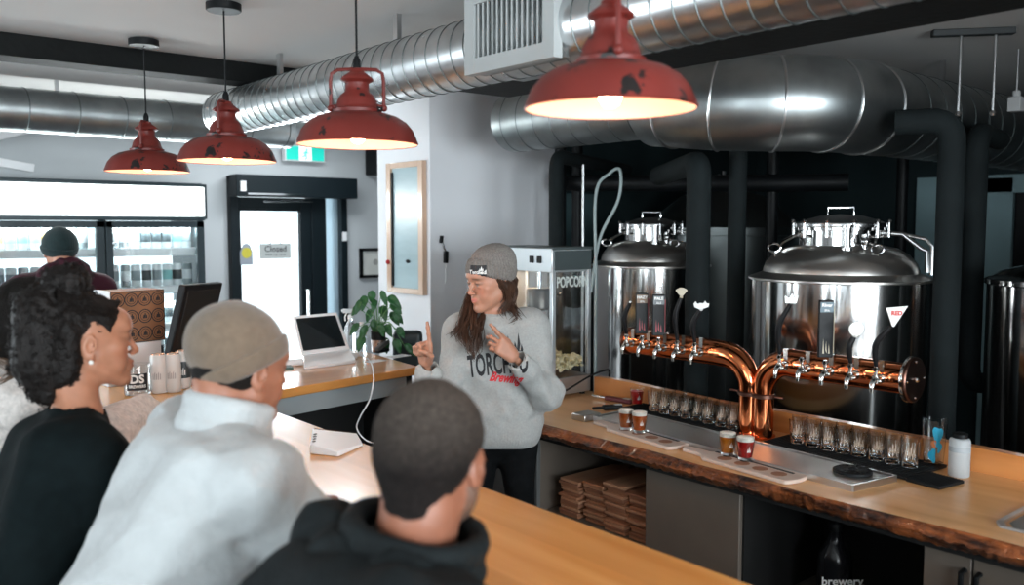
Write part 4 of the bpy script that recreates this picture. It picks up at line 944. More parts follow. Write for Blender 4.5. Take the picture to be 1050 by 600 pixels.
m = MB(); m.tube(catmull([(2.80, 3.0, .98), (2.84, 2.98, .97), (3.0, 2.96, 1.03), (3.10, 2.94, 1.05), (3.15, 2.98, 1.0)], 8), .005, 8); o = m.build('power_cord', rubber); tag(o, 'black power cord running in front of the popcorn machine', 'cord')

# ------------------------------------------------------------------ brewing tanks
def tank(c, r, zs, label, detail=True, group='steel brewing tanks', flip=1):
    t = thing('brewing_tank', label, 'brewing tank', (c[0], c[1], 0), group); H = zs
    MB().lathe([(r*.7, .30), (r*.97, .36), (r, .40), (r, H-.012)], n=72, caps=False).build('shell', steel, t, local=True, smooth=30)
    dome = [(r, H-.012), (r+.010, H-.008), (r+.010, H), (r*.86, H+.026), (r*.855, H+.040), (r*.83, H+.068), (r*.75, H+.105), (r*.62, H+.135), (r*.44, H+.150)]
    MB().lathe(dome, n=72, caps=False).build('dome', mat('dome_steel', (.60, .57, .54), .30, 1, rvar=.05, vscale=4), t, local=True, smooth=30)
    mr_ = r*.46; h0 = H+.13; h1 = H+.235
    MB().lathe([(mr_, h0), (mr_, h1-.02), (mr_+.014, h1-.018), (mr_+.014, h1)], n=48, caps=False).build('manway_collar', steel, t, local=True, smooth=30)
    MB().lathe([(mr_+.016, h1), (mr_+.016, h1+.012), (mr_*.9, h1+.028), (mr_*.5, h1+.048), (1e-4, h1+.055)], n=48, caps=False).build('manway_lid', steel_r, t, local=True, smooth=30)
    V = lambda a, rad, z: Vector((rad*math.cos(a), rad*math.sin(a), z)); fa = math.atan2(-c[1], -c[0])
    s_ = Matrix.Rotation(fa+PI/2, 3, 'Z')
    m = MB(); m.tube([V(fa, .03, h1+.05)+s_ @ Vector((-.055, 0, 0)), V(fa, .03, h1+.085)+s_ @ Vector((-.055, 0, 0)), V(fa, .03, h1+.085)+s_ @ Vector((.055, 0, 0)), V(fa, .03, h1+.05)+s_ @ Vector((.055, 0, 0))], .006, 8); m.build('lid_handle', chrome, t, local=True)
    m = MB(); m.lathe([(mr_+.020, h1-.006), (mr_+.022, h1+.004), (mr_+.020, h1+.014)], n=48, caps=False)
    for k in range(6):
        a = fa + (k-2.5)*.55; m.box((0, 0, 0), (0, 0, 0)) if False else None
        m.cyl(V(a, mr_+.026, h1-.05), V(a, mr_+.026, h1+.02), .008, n=10); m.ball(V(a, mr_+.028, h1+.022), .011, 8); m.cyl(V(a, mr_, h1-.045), V(a, mr_+.03, h1-.045), .007, n=8)
    m.build('lid_clamp', mat('worn_steel', (.42, .42, .42), .22, 1), t, local=True)
    m = MB()
    a = fa+.12; m.cyl(V(a, r*.60, H+.09), V(a, r*.60, H+.24), .017, n=16); m.lathe([(.027, 0), (.027, .012)], V(a, r*.60, H+.13), 20); m.lathe([(.024, 0), (.024, .01)], V(a, r*.60, H+.23), 20)
    a = fa+.45; m.cyl(V(a, r*.58, H+.10), V(a, r*.58, H+.20), .012, n=14); m.ball(V(a, r*.60, H+.17), .02, 10); m.tube([V(a, r*.60, H+.17), V(a+.15, r*.66, H+.15)], .006, 8)
    ring = [V(a+.15, r*.68, H+.135)+s_ @ Vector((.025*math.cos(q), 0, .02*math.sin(q))) for q in [2*PI*k/16 for k in range(16)]]; m.tube(ring, .004, 6, closed=True)
    m.build('valve_fitting', mat('worn_steel', (.42, .42, .42), .22, 1), t, local=True)
    m = MB(); a = fa-PI/2; 
    P0 = V(fa-1.35, mr_, h1-.03); m.tube([P0, V(fa-1.4, mr_+.07, h1-.07), V(fa-1.4, mr_+.09, h1-.09)], .009, 8)
    ring = [V(fa-1.4, mr_+.11, h1-.10)+s_ @ Vector((.028*math.cos(q), 0, .020*math.sin(q))) for q in [2*PI*k/16 for k in range(16)]]; m.tube(ring, .005, 6, closed=True); m.build('relief_ring', chrome, t, local=True)
    m = MB(); b1 = fa+1.45
    m.tube([V(b1, mr_, h1-.03), V(b1, mr_+.08, h1-.035), V(b1, r*.86, h1-.10), V(b1, r*.92, h1-.11), V(b1, r*.93, H+.03)], .011, 10); m.tube([V(b1, mr_+.08, h1-.035), V(b1, r*.9, h1-.055), V(b1, r*.97, h1-.09), V(b1, r*.97, H+.02)], .008, 8); m.build('vent_pipe', steel_r, t, local=True)
    m = MB()
    for k in range(4): a = PI/4+k*PI/2; m.cyl(V(a, r*.78, 0), V(a, r*.78, .42), .03, n=14)
    m.build('legs', steel_r, t, local=True)
    return t
t2 = tank((3.765, 2.115), .395, 1.515, 'shiny steel brewing tank behind the right arm of the copper taps')
t1 = tank((4.14, 3.575), .355, 1.515, 'shiny steel brewing tank left, beside the popcorn machine')
# white diamond sticker is on the handle; big dark vessel behind
t = thing('fermenter', 'big conical-topped tank in the dark behind the left brewing tank', 'brewing tank', (5.55, 4.1, 0), 'steel brewing tanks')
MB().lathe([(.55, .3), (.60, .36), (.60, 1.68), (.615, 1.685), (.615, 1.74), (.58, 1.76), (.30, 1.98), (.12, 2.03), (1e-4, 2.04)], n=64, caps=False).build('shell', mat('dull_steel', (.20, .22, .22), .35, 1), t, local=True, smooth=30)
m = MB().cyl((-.08, -.08, 2.0), (-.08, -.08, 2.16), .02).cyl((.15, -.1, 1.98), (.15, -.1, 2.10), .018); m.tube([(-.08, -.08, 2.12), (-.18, -.1, 2.12)], .012, 8); m.tube([(.15, -.1, 2.06), (.25, -.12, 2.1), (.3, -.14, 2.04)], .01, 8); m.build('valve_fitting', chrome, t, local=True)
m = MB()
for k in range(4): a = PI/4+k*PI/2; m.cyl((.45*math.cos(a), .45*math.sin(a), 0), (.45*math.cos(a), .45*math.sin(a), .36), .03, n=12)
m.build('legs', steel_r, t, local=True)
t = thing('fermenter', 'steel tank at the right edge of the picture', 'brewing tank', (4.15, 1.30, 0), 'steel brewing tanks')
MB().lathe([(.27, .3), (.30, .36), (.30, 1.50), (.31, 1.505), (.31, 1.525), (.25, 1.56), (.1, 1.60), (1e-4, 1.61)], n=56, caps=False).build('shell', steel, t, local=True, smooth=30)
m = MB()
for k in range(4): a = PI/4+k*PI/2; m.cyl((.22*math.cos(a), .22*math.sin(a), 0), (.22*math.cos(a), .22*math.sin(a), .36), .025, n=12)
m.build('legs', steel_r, t, local=True)

# ------------------------------------------------------------------ insulated pipes, hoses, brewery background
def pipe(label, pts, r, m_=foam, nm='insulated_pipe', cat='pipe', grp='black insulated pipes', rings=True):
    P_ = [Vector(p) for p in pts]; out = [P_[0]]
    for i in range(1, len(P_)-1):
        a, b, c = P_[i-1], P_[i], P_[i+1]; rr_ = min(.09, (a-b).length*.45, (c-b).length*.45)
        s_ = b+(a-b).normalized()*rr_; e_ = b+(c-b).normalized()*rr_
        for k in range(7): t_ = k/6; out.append(s_*(1-t_)**2 + b*2*t_*(1-t_) + e_*t_*t_)
    out.append(P_[-1]); m = MB().tube(out, r, 20); o = m.build(nm, m_); tag(o, label, cat, grp)
    return o
A = at(565, 160, 4.9); pipe('black insulated pipe dropping beside the right edge of the white pillar', [(4.6, 4.2, A.z), (A.x+.02, A.y-.02, A.z), (A.x+.02, A.y-.02, .0)], .04)
B = at(717, 166, 3.95); C_ = at(690, 152, 4.6); pipe('black insulated pipe with a bent top between the two brewing tanks', [(C_.x+.3, C_.y+.35, B.z), (B.x, B.y, B.z), (B.x, B.y, 0)], .055)
C2 = at(757, 160, 4.4); pipe('thinner black insulated pipe just right of the bent one', [(C2.x, C2.y, CH-.05), (C2.x, C2.y, 0)], .045)
D = at(977, 128, 3.58); pipe('long black insulated pipe with an elbow at the right of the duct', [tuple(D - VR*.19 + VF*.10 + VU*.02), (D.x, D.y, D.z+.02), (D.x, D.y, 0)], .052)
E_ = at(1003, 135, 4.0); pipe('second black insulated pipe right of the long elbowed one', [(E_.x+.5, E_.y+.1, E_.z), (E_.x, E_.y, E_.z), (E_.x, E_.y, 1.02), (E_.x+.35, E_.y-.1, 1.0), (E_.x+.35, E_.y-.1, 0)], .048)
for (p_, l_) in (((575, 180, 5.6), 'thin dark pipe behind the pillar edge'), ((592, 180, 5.8), 'dark pipe standing left of the left tank'), ((792, 200, 5.2), 'dark vertical pipe behind the gap left of the right tank'), ((925, 200, 5.6), 'dark vertical pipe behind the right tank')):
    q = at(*p_); pipe(l_, [(q.x, q.y, CH-.03), (q.x, q.y, 0)], .035, black_m)
q = at(560, 162, 5.2); q2 = at(690, 165, 5.0); pipe('black horizontal pipe below the large duct', [(3.95, 4.2, 2.03), (4.5, 2.95, 2.00), (4.7, 2.6, 2.00)], .05, black_m)
q = at(598, 200, 5.0); o = pipe('thin bright steel riser left of the left tank', [(q.x, q.y, 2.1), (q.x, q.y, .6)], .008, steel_r, 'steel_riser', grp='thin steel lines')
h0 = at(611, 290, 4.9); h1 = at(611, 200, 4.9); h2 = at(625, 178, 4.9); h3 = at(636, 175, 4.9); h4 = at(634, 205, 4.9); h5 = at(615, 245, 4.9)
m = MB().tube(catmull([(h0.x, h0.y, .5), h0, h1, h2, h3, h4, h5, at(606, 300, 4.9)], 10), .009, 10); o = m.build('hose', mat('hose_grey', (.35, .42, .42), .4)); tag(o, 'thin grey hose arching up beside the left tank', 'hose')
# brewery door, panels and window in the far wall
t = struct(MB().box((7.12, 1.9, 0), (7.2, 2.0, 2.12)).box((7.12, 2.62, 0), (7.2, 2.82, 2.12)).box((7.12, 1.9, 2.0), (7.2, 2.82, 2.14)).build('door_2', teal_m, bevel=.006)); struct(MB().box((7.16, 2.0, 0), (7.19, 2.62, 2.0)).build('door_leaf', black_m, t))
struct(MB().box((7.15, 2.98, 1.25), (7.199, 3.36, 2.14)).build('trim_4', teal_m))
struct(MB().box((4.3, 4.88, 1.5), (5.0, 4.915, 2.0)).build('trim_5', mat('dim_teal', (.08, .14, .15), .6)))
struct(MB().box((5.5, 4.88, 2.05), (6.6, 4.915, 2.12)).build('trim_6', teal_m))
hd = thing('hanging_rail', 'grey steel rail on the ceiling with two hanging rods at the upper right', 'rail', at(998, 45, 3.7))
A = at(955, 50, 3.78); B = at(1040, 40, 3.72); A.z = B.z = 2.575; q_ = (B-A).to_track_quat('X', 'Z').to_matrix()
MB().obox((A+B)/2, ((B-A).length, .045, .028), q_).build('rail', mat('rail_grey', (.035, .04, .042), .5), hd, bevel=.003)
m = MB()
for f_ in (.36, .78): p_ = A.lerp(B, f_); m.cyl(p_, (p_.x, p_.y, D.z+.06), .007, n=8); m.ball((p_.x, p_.y, D.z+.07), .014, 8)
m.build('rod', steel_r, hd)
v = at(1042, 106, 4.2); t = thing('ceiling_valve', 'small white valve body at the upper right edge', 'valve', v)
MB().box((v.x-.03, v.y-.03, v.z-.04), (v.x+.03, v.y+.03, v.z+.03)).cyl(v, (v.x, v.y, v.z+.06), .018).build('body', mat('valve_grey', (.5, .5, .5), .5), t, bevel=.005); MB().cyl((v.x, v.y, v.z+.05), (v.x, v.y, CH), .006).build('pipe_stub', steel_r, t)
area('brewery_back_window', (7.0, -1.5, 1.7), (0, PI/2, 0), 1.0, 1.6, 14, (.55, .85, 1))
# ------------------------------------------------------------------ people
def folds(seed, amp, sc, ridge=.6, aniso=(1, 1, 1)):
    g = np.random.default_rng(seed); ks = g.normal(size=(9, 3)); ks /= np.linalg.norm(ks, axis=1)[:, None]; ks *= sc*g.uniform(.5, 2.2, (9, 1))*np.array(aniso); ph = g.uniform(0, 6.28, 9); am = 1/np.linalg.norm(ks, axis=1); am /= am.sum()
    def f(P):
        W = P + .03*np.sin(P[:, [1, 2, 0]]*11+seed); v = 0
        for k, p, a in zip(ks, ph, am):
            s_ = np.sin(W @ k + p); v = v + a*((1-ridge)*s_ + ridge*(1-2*np.abs(s_)))
        return -amp*v*4
    return f
def facing(c, f, roll=0, up=(0, 0, 1)):
    """head / torso frame: local +y looks along f"""
    f = Vector(f).normalized(); x = f.cross(Vector(up)).normalized(); z = x.cross(f)
    M = Matrix((x, f, z)).transposed().to_4x4(); M = M @ Matrix.Rotation(roll, 4, 'Y'); M.translation = Vector(c); return M
def head_sdf(S, M, fem=True, smile=0, jawk=1.0):
    S.M = M; e = S.ell; c = S.cone; jw = .047 if fem else .053; br = .009 if fem else .012
    e((0, -.014, .032), (.077, .096, .084), .02); e((0, .030, -.025), (.062, .060, .082), .03); c((0, -.045, -.02), (0, -.05, -.08), .055, .05, .03)
    for s_ in (-1, 1):
        c((s_*jw, .004, -.052), (s_*.018, .070, -.096), .020*jawk, .015, .03); e((s_*.040, .060, -.016), (.022, .020, .018), .022); e((s_*.034, .066, -.050), (.017, .016, .018), .02)
    e((0, .081, -.099), (.020, .016, .016), .02); c((-.034, .082-.002*fem, .028), (.034, .082-.002*fem, .028), br, br, .018); e((0, .070, .045), (.048, .028, .03), .03)
    for s_ in (-1, 1): e((s_*.031, .101, .006), (.017, .016, .010), .012, '-')
    for s_ in (-1, 1): e((s_*.031, .0795, .0075), (.0150, .0150, .0105), .003); e((s_*.031, .0785, -.0065), (.0140, .0140, .0065), .003)
    nz = .88 if fem else 1.0; c((0, .088, .014), (0, .0885+.0245*nz, -.026), .0070*nz, .0092*nz, .010); e((0, .088+.022*nz, -.030), (.0100*nz, .0112*nz, .0078), .006)
    for s_ in (-1, 1): e((s_*.0125, .101, -.033), (.0065, .009, .0065), .005)
    e((0, .090, -.062), (.024, .012, .018), .012)
    for s_ in (-1, 1):
        w = .022+.004*smile
        c((s_*.002, .1000, -.0555), (s_*w, .086, -.0585+.005*smile), .0045, .002, .005); c((0, .0985, -.0665), (s_*w*.9, .086, -.0600+.005*smile), .0058, .002, .005)
    c((-.019, .1015, -.0612), (.019, .1015, -.0612), .0018, .0018, .003, '-')
    for s_ in (-1, 1):
        R_ = Matrix.Rotation(s_*-.35, 3, 'Z') @ Matrix.Rotation(-.2, 3, 'X')
        e((s_*.078, -.008, -.008), (.007, .018, .031), .006, rot=R_); e((s_*.083, -.004, -.004), (.006, .010, .019), .004, '-', rot=R_); e((s_*.076, -.002, -.033), (.006, .008, .010), .005)
    S.M = Matrix.Identity(4)
def head_color(M, skin, lip=(.42, .12, .10), brow=(.05, .03, .02), beard=None):
    I = np.array(M.inverted())
    def f(P):
        q = P @ I[:3, :3].T + I[:3, 3]; c = np.tile(np.array(skin), (len(P), 1))
        def mixc(w, col): nonlocal c; w = np.clip(w, 0, 1)[:, None]; c = c*(1-w)+np.array(col)*w
        fr = (q[:, 1] > .05)
        mixc(np.exp(-((np.abs(q[:, 0])-.042)/.02)**2-((q[:, 2]+.028)/.022)**2)*fr*.35, (skin[0]*1.05, skin[1]*.62, skin[2]*.58))
        mixc((np.exp(-((q[:, 0])/.021)**4-((q[:, 2]+.0605)/.0085)**4))*(q[:, 1] > .082)*.6, lip)
        mixc(np.exp(-((np.abs(q[:, 0])-.031)/.020)**4-((q[:, 2]-.026-.1*(.031-np.abs(q[:, 0])))/.0045)**2)*(q[:, 1] > .06)*.85, brow)
        mixc(np.exp(-((np.abs(q[:, 0])-.031)/.016)**4-((q[:, 2]-.0055)/.005)**2)*(q[:, 1] > .06)*.85, brow)
        if beard is not None: mixc(((q[:, 2] < -.035)*(q[:, 1] > -.02)*(q[:, 2] > -.125)).astype(float)*.75, beard)
        return c
    return f
def hand_sdf(S, w, F, N, right, curl, thumb='out', sc=1.0, spread=.05):
    F = Vector(F).normalized(); N = Vector(N); N = (N - F*N.dot(F)).normalized(); T = F.cross(N) if right else N.cross(F); w = Vector(w); s_ = sc
    offs = (.026, .009, -.009, -.025); Ls = ((.043, .026, .021), (.048, .030, .022), (.044, .028, .021), (.034, .020, .018)); rr_ = (.0086, .0089, .0084, .0073)
    for i, o_ in enumerate(offs):
        kn = w + F*(.086-.004*abs(i-1))*s_ + T*o_*s_
        S.cone(w + F*.012*s_ + T*o_*.55*s_, kn, .0150*s_, .0115*s_, .012)
        d = F + T*spread*(1.2-i*.8); d.normalize(); p = kn; a = 0; r = rr_[i]*s_
        for j in range(3):
            a += curl[i][j]; dv = d*math.cos(a)+N*math.sin(a); q = p+dv*Ls[i][j]*s_; S.cone(p, q, r*(1-.08*j), r*(1-.08*(j+1)), .004); S.ell(p, (r*1.06,)*3, .003); p = q
    b = w + F*.018*s_ + T*.020*s_ + N*.008*s_
    if thumb == 'out': ds = (F*.45+T*.85+N*.25, F*.75+T*.6+N*.15, F*.95+T*.3+N*.1)
    elif thumb == 'across': ds = (F*.62+T*.55+N*.6, F*.65-T*.25+N*.7, F*.30-T*.9+N*.25)
    else: ds = (F*.75+T*.45+N*.45, F*.95+T*.1+N*.35, F*.95-T*.1+N*.3)
    p = b
    for d, l_, r in zip(ds, (.045, .033, .027), ((.0145, .0105), (.0102, .0092), (.0095, .0072))):
        q = p+d.normalized()*l_*s_; S.cone(p, q, r[0]*s_, r[1]*s_, .006); p = q
    return w+F*.05*s_
def limbs(S, J, o=0, arms=True, legs=True, torso=True, fem=True, stop=1.0):
    X = (J['shR']-J['shL']).normalized(); up = (J['neck']-J['pelvis']).normalized(); Y = up.cross(X).normalized(); R_ = Matrix((X, Y, up)).transposed()
    w = .92 if fem else 1.06; L_ = (J['neck']-J['pelvis']).length; at_ = lambda f_: J['pelvis'].lerp(J['neck'], f_)
    if torso:
        S.cone(J['shL'], J['shR'], .052*w+o, .052*w+o, .05)
        S.box(at_(.70), (.158*w+o, .098*w+o, L_*.26), .09*w, .05, rot=R_); S.box(at_(.36), (.135*w+o, .090*w+o, L_*.26), .085*w, .05, rot=R_); S.ell(at_(.06), (.165*w+o, .115*w+o, .13+o), .05, rot=R_)
        S.cone(J['neck']-up*.02, J['shL']+up*.015, .045+o*.5, .04+o, .04); S.cone(J['neck']-up*.02, J['shR']+up*.015, .045+o*.5, .04+o, .04)
    if arms:
        for s_ in 'LR':
            S.cone(J['sh'+s_], J['el'+s_], .052*w+o, .040*w+o, .03); e = J['el'+s_]; S.cone(e, e.lerp(J['wr'+s_], stop), .040*w+o, .026*w+o*.8, .02)
    if legs:
        for s_ in 'LR':
            S.cone(J['hip'+s_], J['kn'+s_], .082*w+o, .055*w+o, .04); S.cone(J['kn'+s_], J['an'+s_], .053*w+o, .034*w+o, .03)
def shoes(J, m_, par, f):
    for s_ in 'LR':
        a = J['an'+s_]; f = Vector(f).normalized(); S = SDF(.006); S.cone(a-Vector((0, 0, .035))-f*.02, a-Vector((0, 0, .055))+f*.15, .040, .030, .02); S.cone(a, a-Vector((0, 0, .04)), .042, .042, .02); S.plane(a-Vector((0, 0, .088)), (0, 0, -1)); S.build('shoe', m_, par)
def beanie(M, par, m_, mc, c=(0, -.012, .045), r=(.090, .106, .098), rim=(0, 0, .028), tilt=(0, .12, -1), slouch=None, ribs=46, cuffh=.045, amp=.0016, h=.003, cr=.006):
    I = np.array(M.inverted())
    def rib(P):
        q = P @ I[:3, :3].T + I[:3, 3]; a = np.arctan2(q[:, 0]-c[0], q[:, 1]-c[1]); return -amp*np.cos(a*ribs)*np.clip((.18-q[:, 2])*14, 0, 1)
    S = SDF(h); S.M = M; S.ell(c, r, .02)
    if slouch: S.ell(slouch[0], slouch[1], .05)
    n = Vector(tilt).normalized(); S.plane(rim, n); f_ = folds(3, .002, 22); S.disp = lambda P: rib(P)+f_(P); o = S.build('beanie', m_, par)
    S = SDF(h); S.M = M; S.ell(c, [v+cr for v in r], .02); S.plane(Vector(rim)+n*.004, n, .010); S.plane(Vector(rim)-n*cuffh, -n, .010); S.disp = rib; cu = S.build('cuff', mc, o)
    return o, cu
def strands(name, guides, n, r, spread, mat_, par, wave=.006, seed=1, seg=18, sides=5, freq=2.2):
    g = random.Random(seed); m = MB()
    for k in range(n):
        G = guides[k % len(guides)]; G = catmull(G, 6); ph = g.random()*6.28; off = Vector((g.gauss(0, 1), g.gauss(0, 1), g.gauss(0, 1)))*spread; off2 = off*g.uniform(.5, 1.5)+Vector((g.gauss(0, 1), g.gauss(0, 1), 0))*spread*.6; pts = []; N = len(G); e = g.uniform(.8, 1)
        for i in range(int((N-1)*e)+1):
            t = i/(N-1); p = G[i]+off.lerp(off2, t)*(.35+.65*t) + Vector((math.sin(ph+t*freq*6.28), math.cos(ph+t*freq*6.28), .5*math.sin(ph*2+t*9)))*wave*t; pts.append(p)
        if len(pts) > 2: m.tube(pts, [r*(1-.75*(i/(len(pts)-1))**2) for i in range(len(pts))], sides)
    return m.build(name, mat_, par)
def eyes(M, par, iris=(.10, .05, .02)):
    ew = mat('eye_white', (.26, .22, .20), .45); ei = mat('eye_iris', iris, .1)
    for s_ in (-1, 1):
        c = M @ Vector((s_*.031, .0815, .0015)); R3 = M.to_3x3(); m = MB().ball(c, .0108, 16); eb = m.build('eye', ew, par)
        MB().ball(c + R3 @ Vector((0, .0078, 0)), .0048, 10, (1, .6, 1), R3).build('iris', ei, eb)
skin_m = mat('skin', (.6, .35, .25), .45, attr='col', sss=.12, var=.10, vscale=40, bump=.05, bscale=300)
LS = (.47, .225, .145); black_cloth = mat('black_cloth', (.006, .007, .008), .9, var=.4, vscale=30, bump=.2, bscale=200, spec=.15)
white_shoe = mat('shoe_dark', (.03, .03, .03), .5)

# ---- woman behind the bar
W = lambda x, y, dd=0: at(x, y, 3.58+dd)
base = at(508, 300, 3.60); wo = thing('person', 'woman in grey ribbed beanie and grey sweatshirt gesturing behind the bar', 'person', (base.x, base.y, 0))
MH = facing(W(504, 288), -VR*.80 - VF*.56 - VU*.16, 0.0)
J = dict(neck=W(508, 322, .03), shR=W(474, 342, .04), shL=W(543, 337, .02), elR=W(453, 420, -.06), elL=W(561, 402, -.02), wrR=W(437, 374, -.21), wrL=W(528, 367, -.19))
pz = Vector((base.x, base.y, 0)) + VR*.01 + VF*.03; J['pelvis'] = pz+Vector((0, 0, .93)); ax = VR
for s_, q in (('R', -1), ('L', 1)):
    J['hip'+s_] = pz+VR*q*.085+Vector((0, 0, .88)); J['kn'+s_] = pz+VR*q*.09+Vector((0, 0, .48))-VF*.02; J['an'+s_] = pz+VR*q*.09+Vector((0, 0, .09))
S = SDF(.0036); head_sdf(S, MH, smile=.6); S.cone(MH @ Vector((0, -.03, -.07)), J['neck'], .046, .052, .02); limbs(S, J, -.014)
rF = W(434, 348, -.23)-J['wrR']; hand_sdf(S, J['wrR'], rF, -VF*.9-VR*.35, True, ((.05, .04, .03), (1.45, 1.6, .9), (1.5, 1.6, .9), (1.5, 1.5, .9)), 'across', .98, .03)
lF = W(509, 351, -.23)-J['wrL']; hand_sdf(S, J['wrL'], lF, VF*.8-VU*.35, False, ((-.15, .12, .1), (.75, .9, .5), (.9, 1.1, .6), (1.0, 1.2, .6)), 'side', .98, .10)
S.build('body', skin_m, wo, color=head_color(MH, LS, (.50, .10, .10)))
eyes(MH, wo)
J2 = dict(J); S = SDF(.0045); limbs(S, {**J}, .030, legs=False, torso=False, stop=.80)
X = VR; R_ = Matrix((VR, VF, VU)).transposed(); S.cone(J['shL'], J['shR'], .070, .070, .05); tc_ = pz+Vector((0, 0, 1.10))-VF*.01
S.box(tc_, (.175, .125, .25), .11, .05, rot=R_); S.box(pz+Vector((0, 0, .93)), (.172, .130, .13), .10, .06, rot=R_); S.cone(J['neck']-Vector((0, 0, .03)), J['shL']+Vector((0, 0, .01)), .055, .06, .04); S.cone(J['neck']-Vector((0, 0, .03)), J['shR']+Vector((0, 0, .01)), .055, .06, .04)
for s_ in 'LR':
    a = J['el'+s_].lerp(J['wr'+s_], .70); b_ = J['el'+s_].lerp(J['wr'+s_], .86); S.cone(a, b_, .052, .040, .012); S.ell(J['el'+s_], (.082,)*3, .04); S.cone(b_, J['wr'+s_]*1.06-J['el'+s_]*.06, .030, .031, .003, '-')
S.ell(J['neck']-Vector((0, 0, .058))-VF*.01, (.10, .085, .045), .03, rot=R_); S.cone(MH @ Vector((0, -.03, -.07)), J['neck']+Vector((0, 0, .035)), .054, .049, .006, '-'); S.plane(pz+Vector((0, 0, .845)), (0, 0, -1), .01)
hz = .845; f1 = folds(11, .010, 17, .75, (1, 1, .7)); f2 = folds(5, .004, 45, .6)
def dsw(P):
    z = P[:, 2]; am = np.clip((z-.88)*12, 0, 1)*np.clip((1.37-z)*7, .12, 1); return (f1(P)+f2(P))*am + (z < .96)*(1-am)*(.012*np.clip((.905-z)*60, -1, 1)*0 + .0015*np.sin(np.arctan2(P[:, 1]-pz.y, P[:, 0]-pz.x)*90))
S.disp = dsw; sweat = mat('grey_sweatshirt', (.38, .385, .375), .9, var=.12, vscale=120, bump=.2, bscale=260, sheen=.2)
sw = S.build('sweatshirt', sweat, wo)
for s_ in 'LR':
    C2_ = SDF(.0035); a = J['el'+s_].lerp(J['wr'+s_], .78); b_ = J['el'+s_].lerp(J['wr'+s_], .875); C2_.cone(a, b_, .050, .046, .01); C2_.cone(b_-(b_-a)*.3, b_+(b_-a), .036, .037, .003, '-'); C2_.cone(a+(a-b_), a, .036, .036, .003, '-'); C2_.disp = folds(19, .003, 60); C2_.build('rolled_cuff', mat('cuff_pale', (.46, .46, .44), .9, var=.1, vscale=90, bump=.3, bscale=200), sw)
S = SDF(.004); q = [J['neck']+Vector((0, 0, .004)) + VR*.062*math.cos(a) + VF*.058*math.sin(a) + VU*(.014*math.sin(a)) for a in [2*PI*k/28 for k in range(28)]]
for i in range(28): S.cone(q[i], q[(i+1) % 28], .009, .009, .003)
S.build('collar', sweat, sw)
BV = bvh_world(sw)
RD = (W(512, 375) - Vector((0, 0, CAMH))).normalized()
def on_chest(mb, px, py, tilt=0, dd=-.35, arch=0, mat_=ink, name='lettering'):
    X_ = VR*math.cos(tilt)+VU*math.sin(tilt); mb = refine(mb, .008)
    if arch: mb.v = [(x, y+arch*(1-(x/.13)**2), z) for x, y, z in mb.v]
    xf(mb, frame_mat(X_, VU, W(px, py, dd))); drape(mb, BV, RD, .0016); return mb.build(name, mat_, sw, smooth=0)
on_chest(text_mb('TORCHED', .122, 0, offset=.0035, sx=.40, spacing=1.05), 510, 375, .09, arch=.005)
on_chest(text_mb('Brewing', .052, 0, offset=.002, shear=.5, sx=.72), 518, 389, -.10, mat_=mat('red_print', (.62, .02, .03), .6))
fl = MB(); 
for x_, h_, w_ in ((-.035, .05, .010), (-.022, .085, .012), (-.008, .055, .012), (.006, .06, .012), (.020, .095, .012), (.033, .05, .010)): fl.add([(x_-w_*.5, 0, 0), (x_+w_*.3, 0, 0), (x_+w_*.9, h_*.5, 0), (x_+w_*.2, h_, 0), (x_-w_*.1, h_*.5, 0)], [(0, 1, 2, 3, 4)])
on_chest(fl, 527, 364, 0, name='flame_print')
S = SDF(.006); limbs(S, J, .010, arms=False, torso=False); S.ell(J['pelvis']-Vector((0, 0, .02)), (.155, .120, .13), .04, rot=R_); S.disp = folds(8, .005, 25)
S.build('trousers', black_cloth, wo); shoes(J, white_shoe, wo, -VF)
knit = mat('grey_knit', (.235, .215, .20), .95, var=.3, vscale=160, bump=.4, bscale=200); knit2 = mat('grey_knit_cuff', (.215, .195, .18), .95, var=.3, vscale=160, bump=.4, bscale=200)
bn, cu = beanie(MH, wo, knit, knit2, c=(0, -.008, .046), r=(.088, .104, .090), rim=(0, 0, .010), tilt=(0, .42, -1), slouch=((0, -.035, .084), (.068, .076, .058)), ribs=44, amp=.0022, cuffh=.062, h=.0028)
BC = bvh_world(cu); I3 = MH.to_3x3(); fdir = (I3 @ Vector((-.50, .866, 0))).normalized()
def on_cuff(mb, ctr, mat_, name, lift, dirv):
    mb = refine(mb, .006); ctrw = MH @ Vector(ctr); xr = dirv.cross(VU).normalized()*-1; xf(mb, frame_mat(xr, I3 @ Vector((0, -.1, 1)), ctrw+dirv*.05)); drape(mb, BC, -dirv, lift); return mb.build(name, mat_, cu, smooth=0)
on_cuff(MB().add([(-.036, -.022, 0), (.036, -.022, 0), (.036, .022, 0), (-.036, .022, 0)], [(0, 1, 2, 3)]), (-.045, .09, .060), ink, 'patch', .003, fdir)
on_cuff(text_mb('Torched', .021, 0, offset=.0008), (-.045, .09, .055), hw, 'lettering', .0045, fdir)
fl = MB()
for x_, h_ in ((.012, .010), (.018, .018), (.024, .011)): fl.add([(x_-.004, 0, 0), (x_+.004, 0, 0), (x_, h_, 0)], [(0, 1, 2)])
on_cuff(fl, (-.045, .09, .061), hw, 'flame_emblem', .0045, fdir)
hair_b = mat('brown_hair', (.075, .035, .020), .45, var=.5, vscale=30)
L = lambda x, y, z: MH @ Vector((x, y, z))
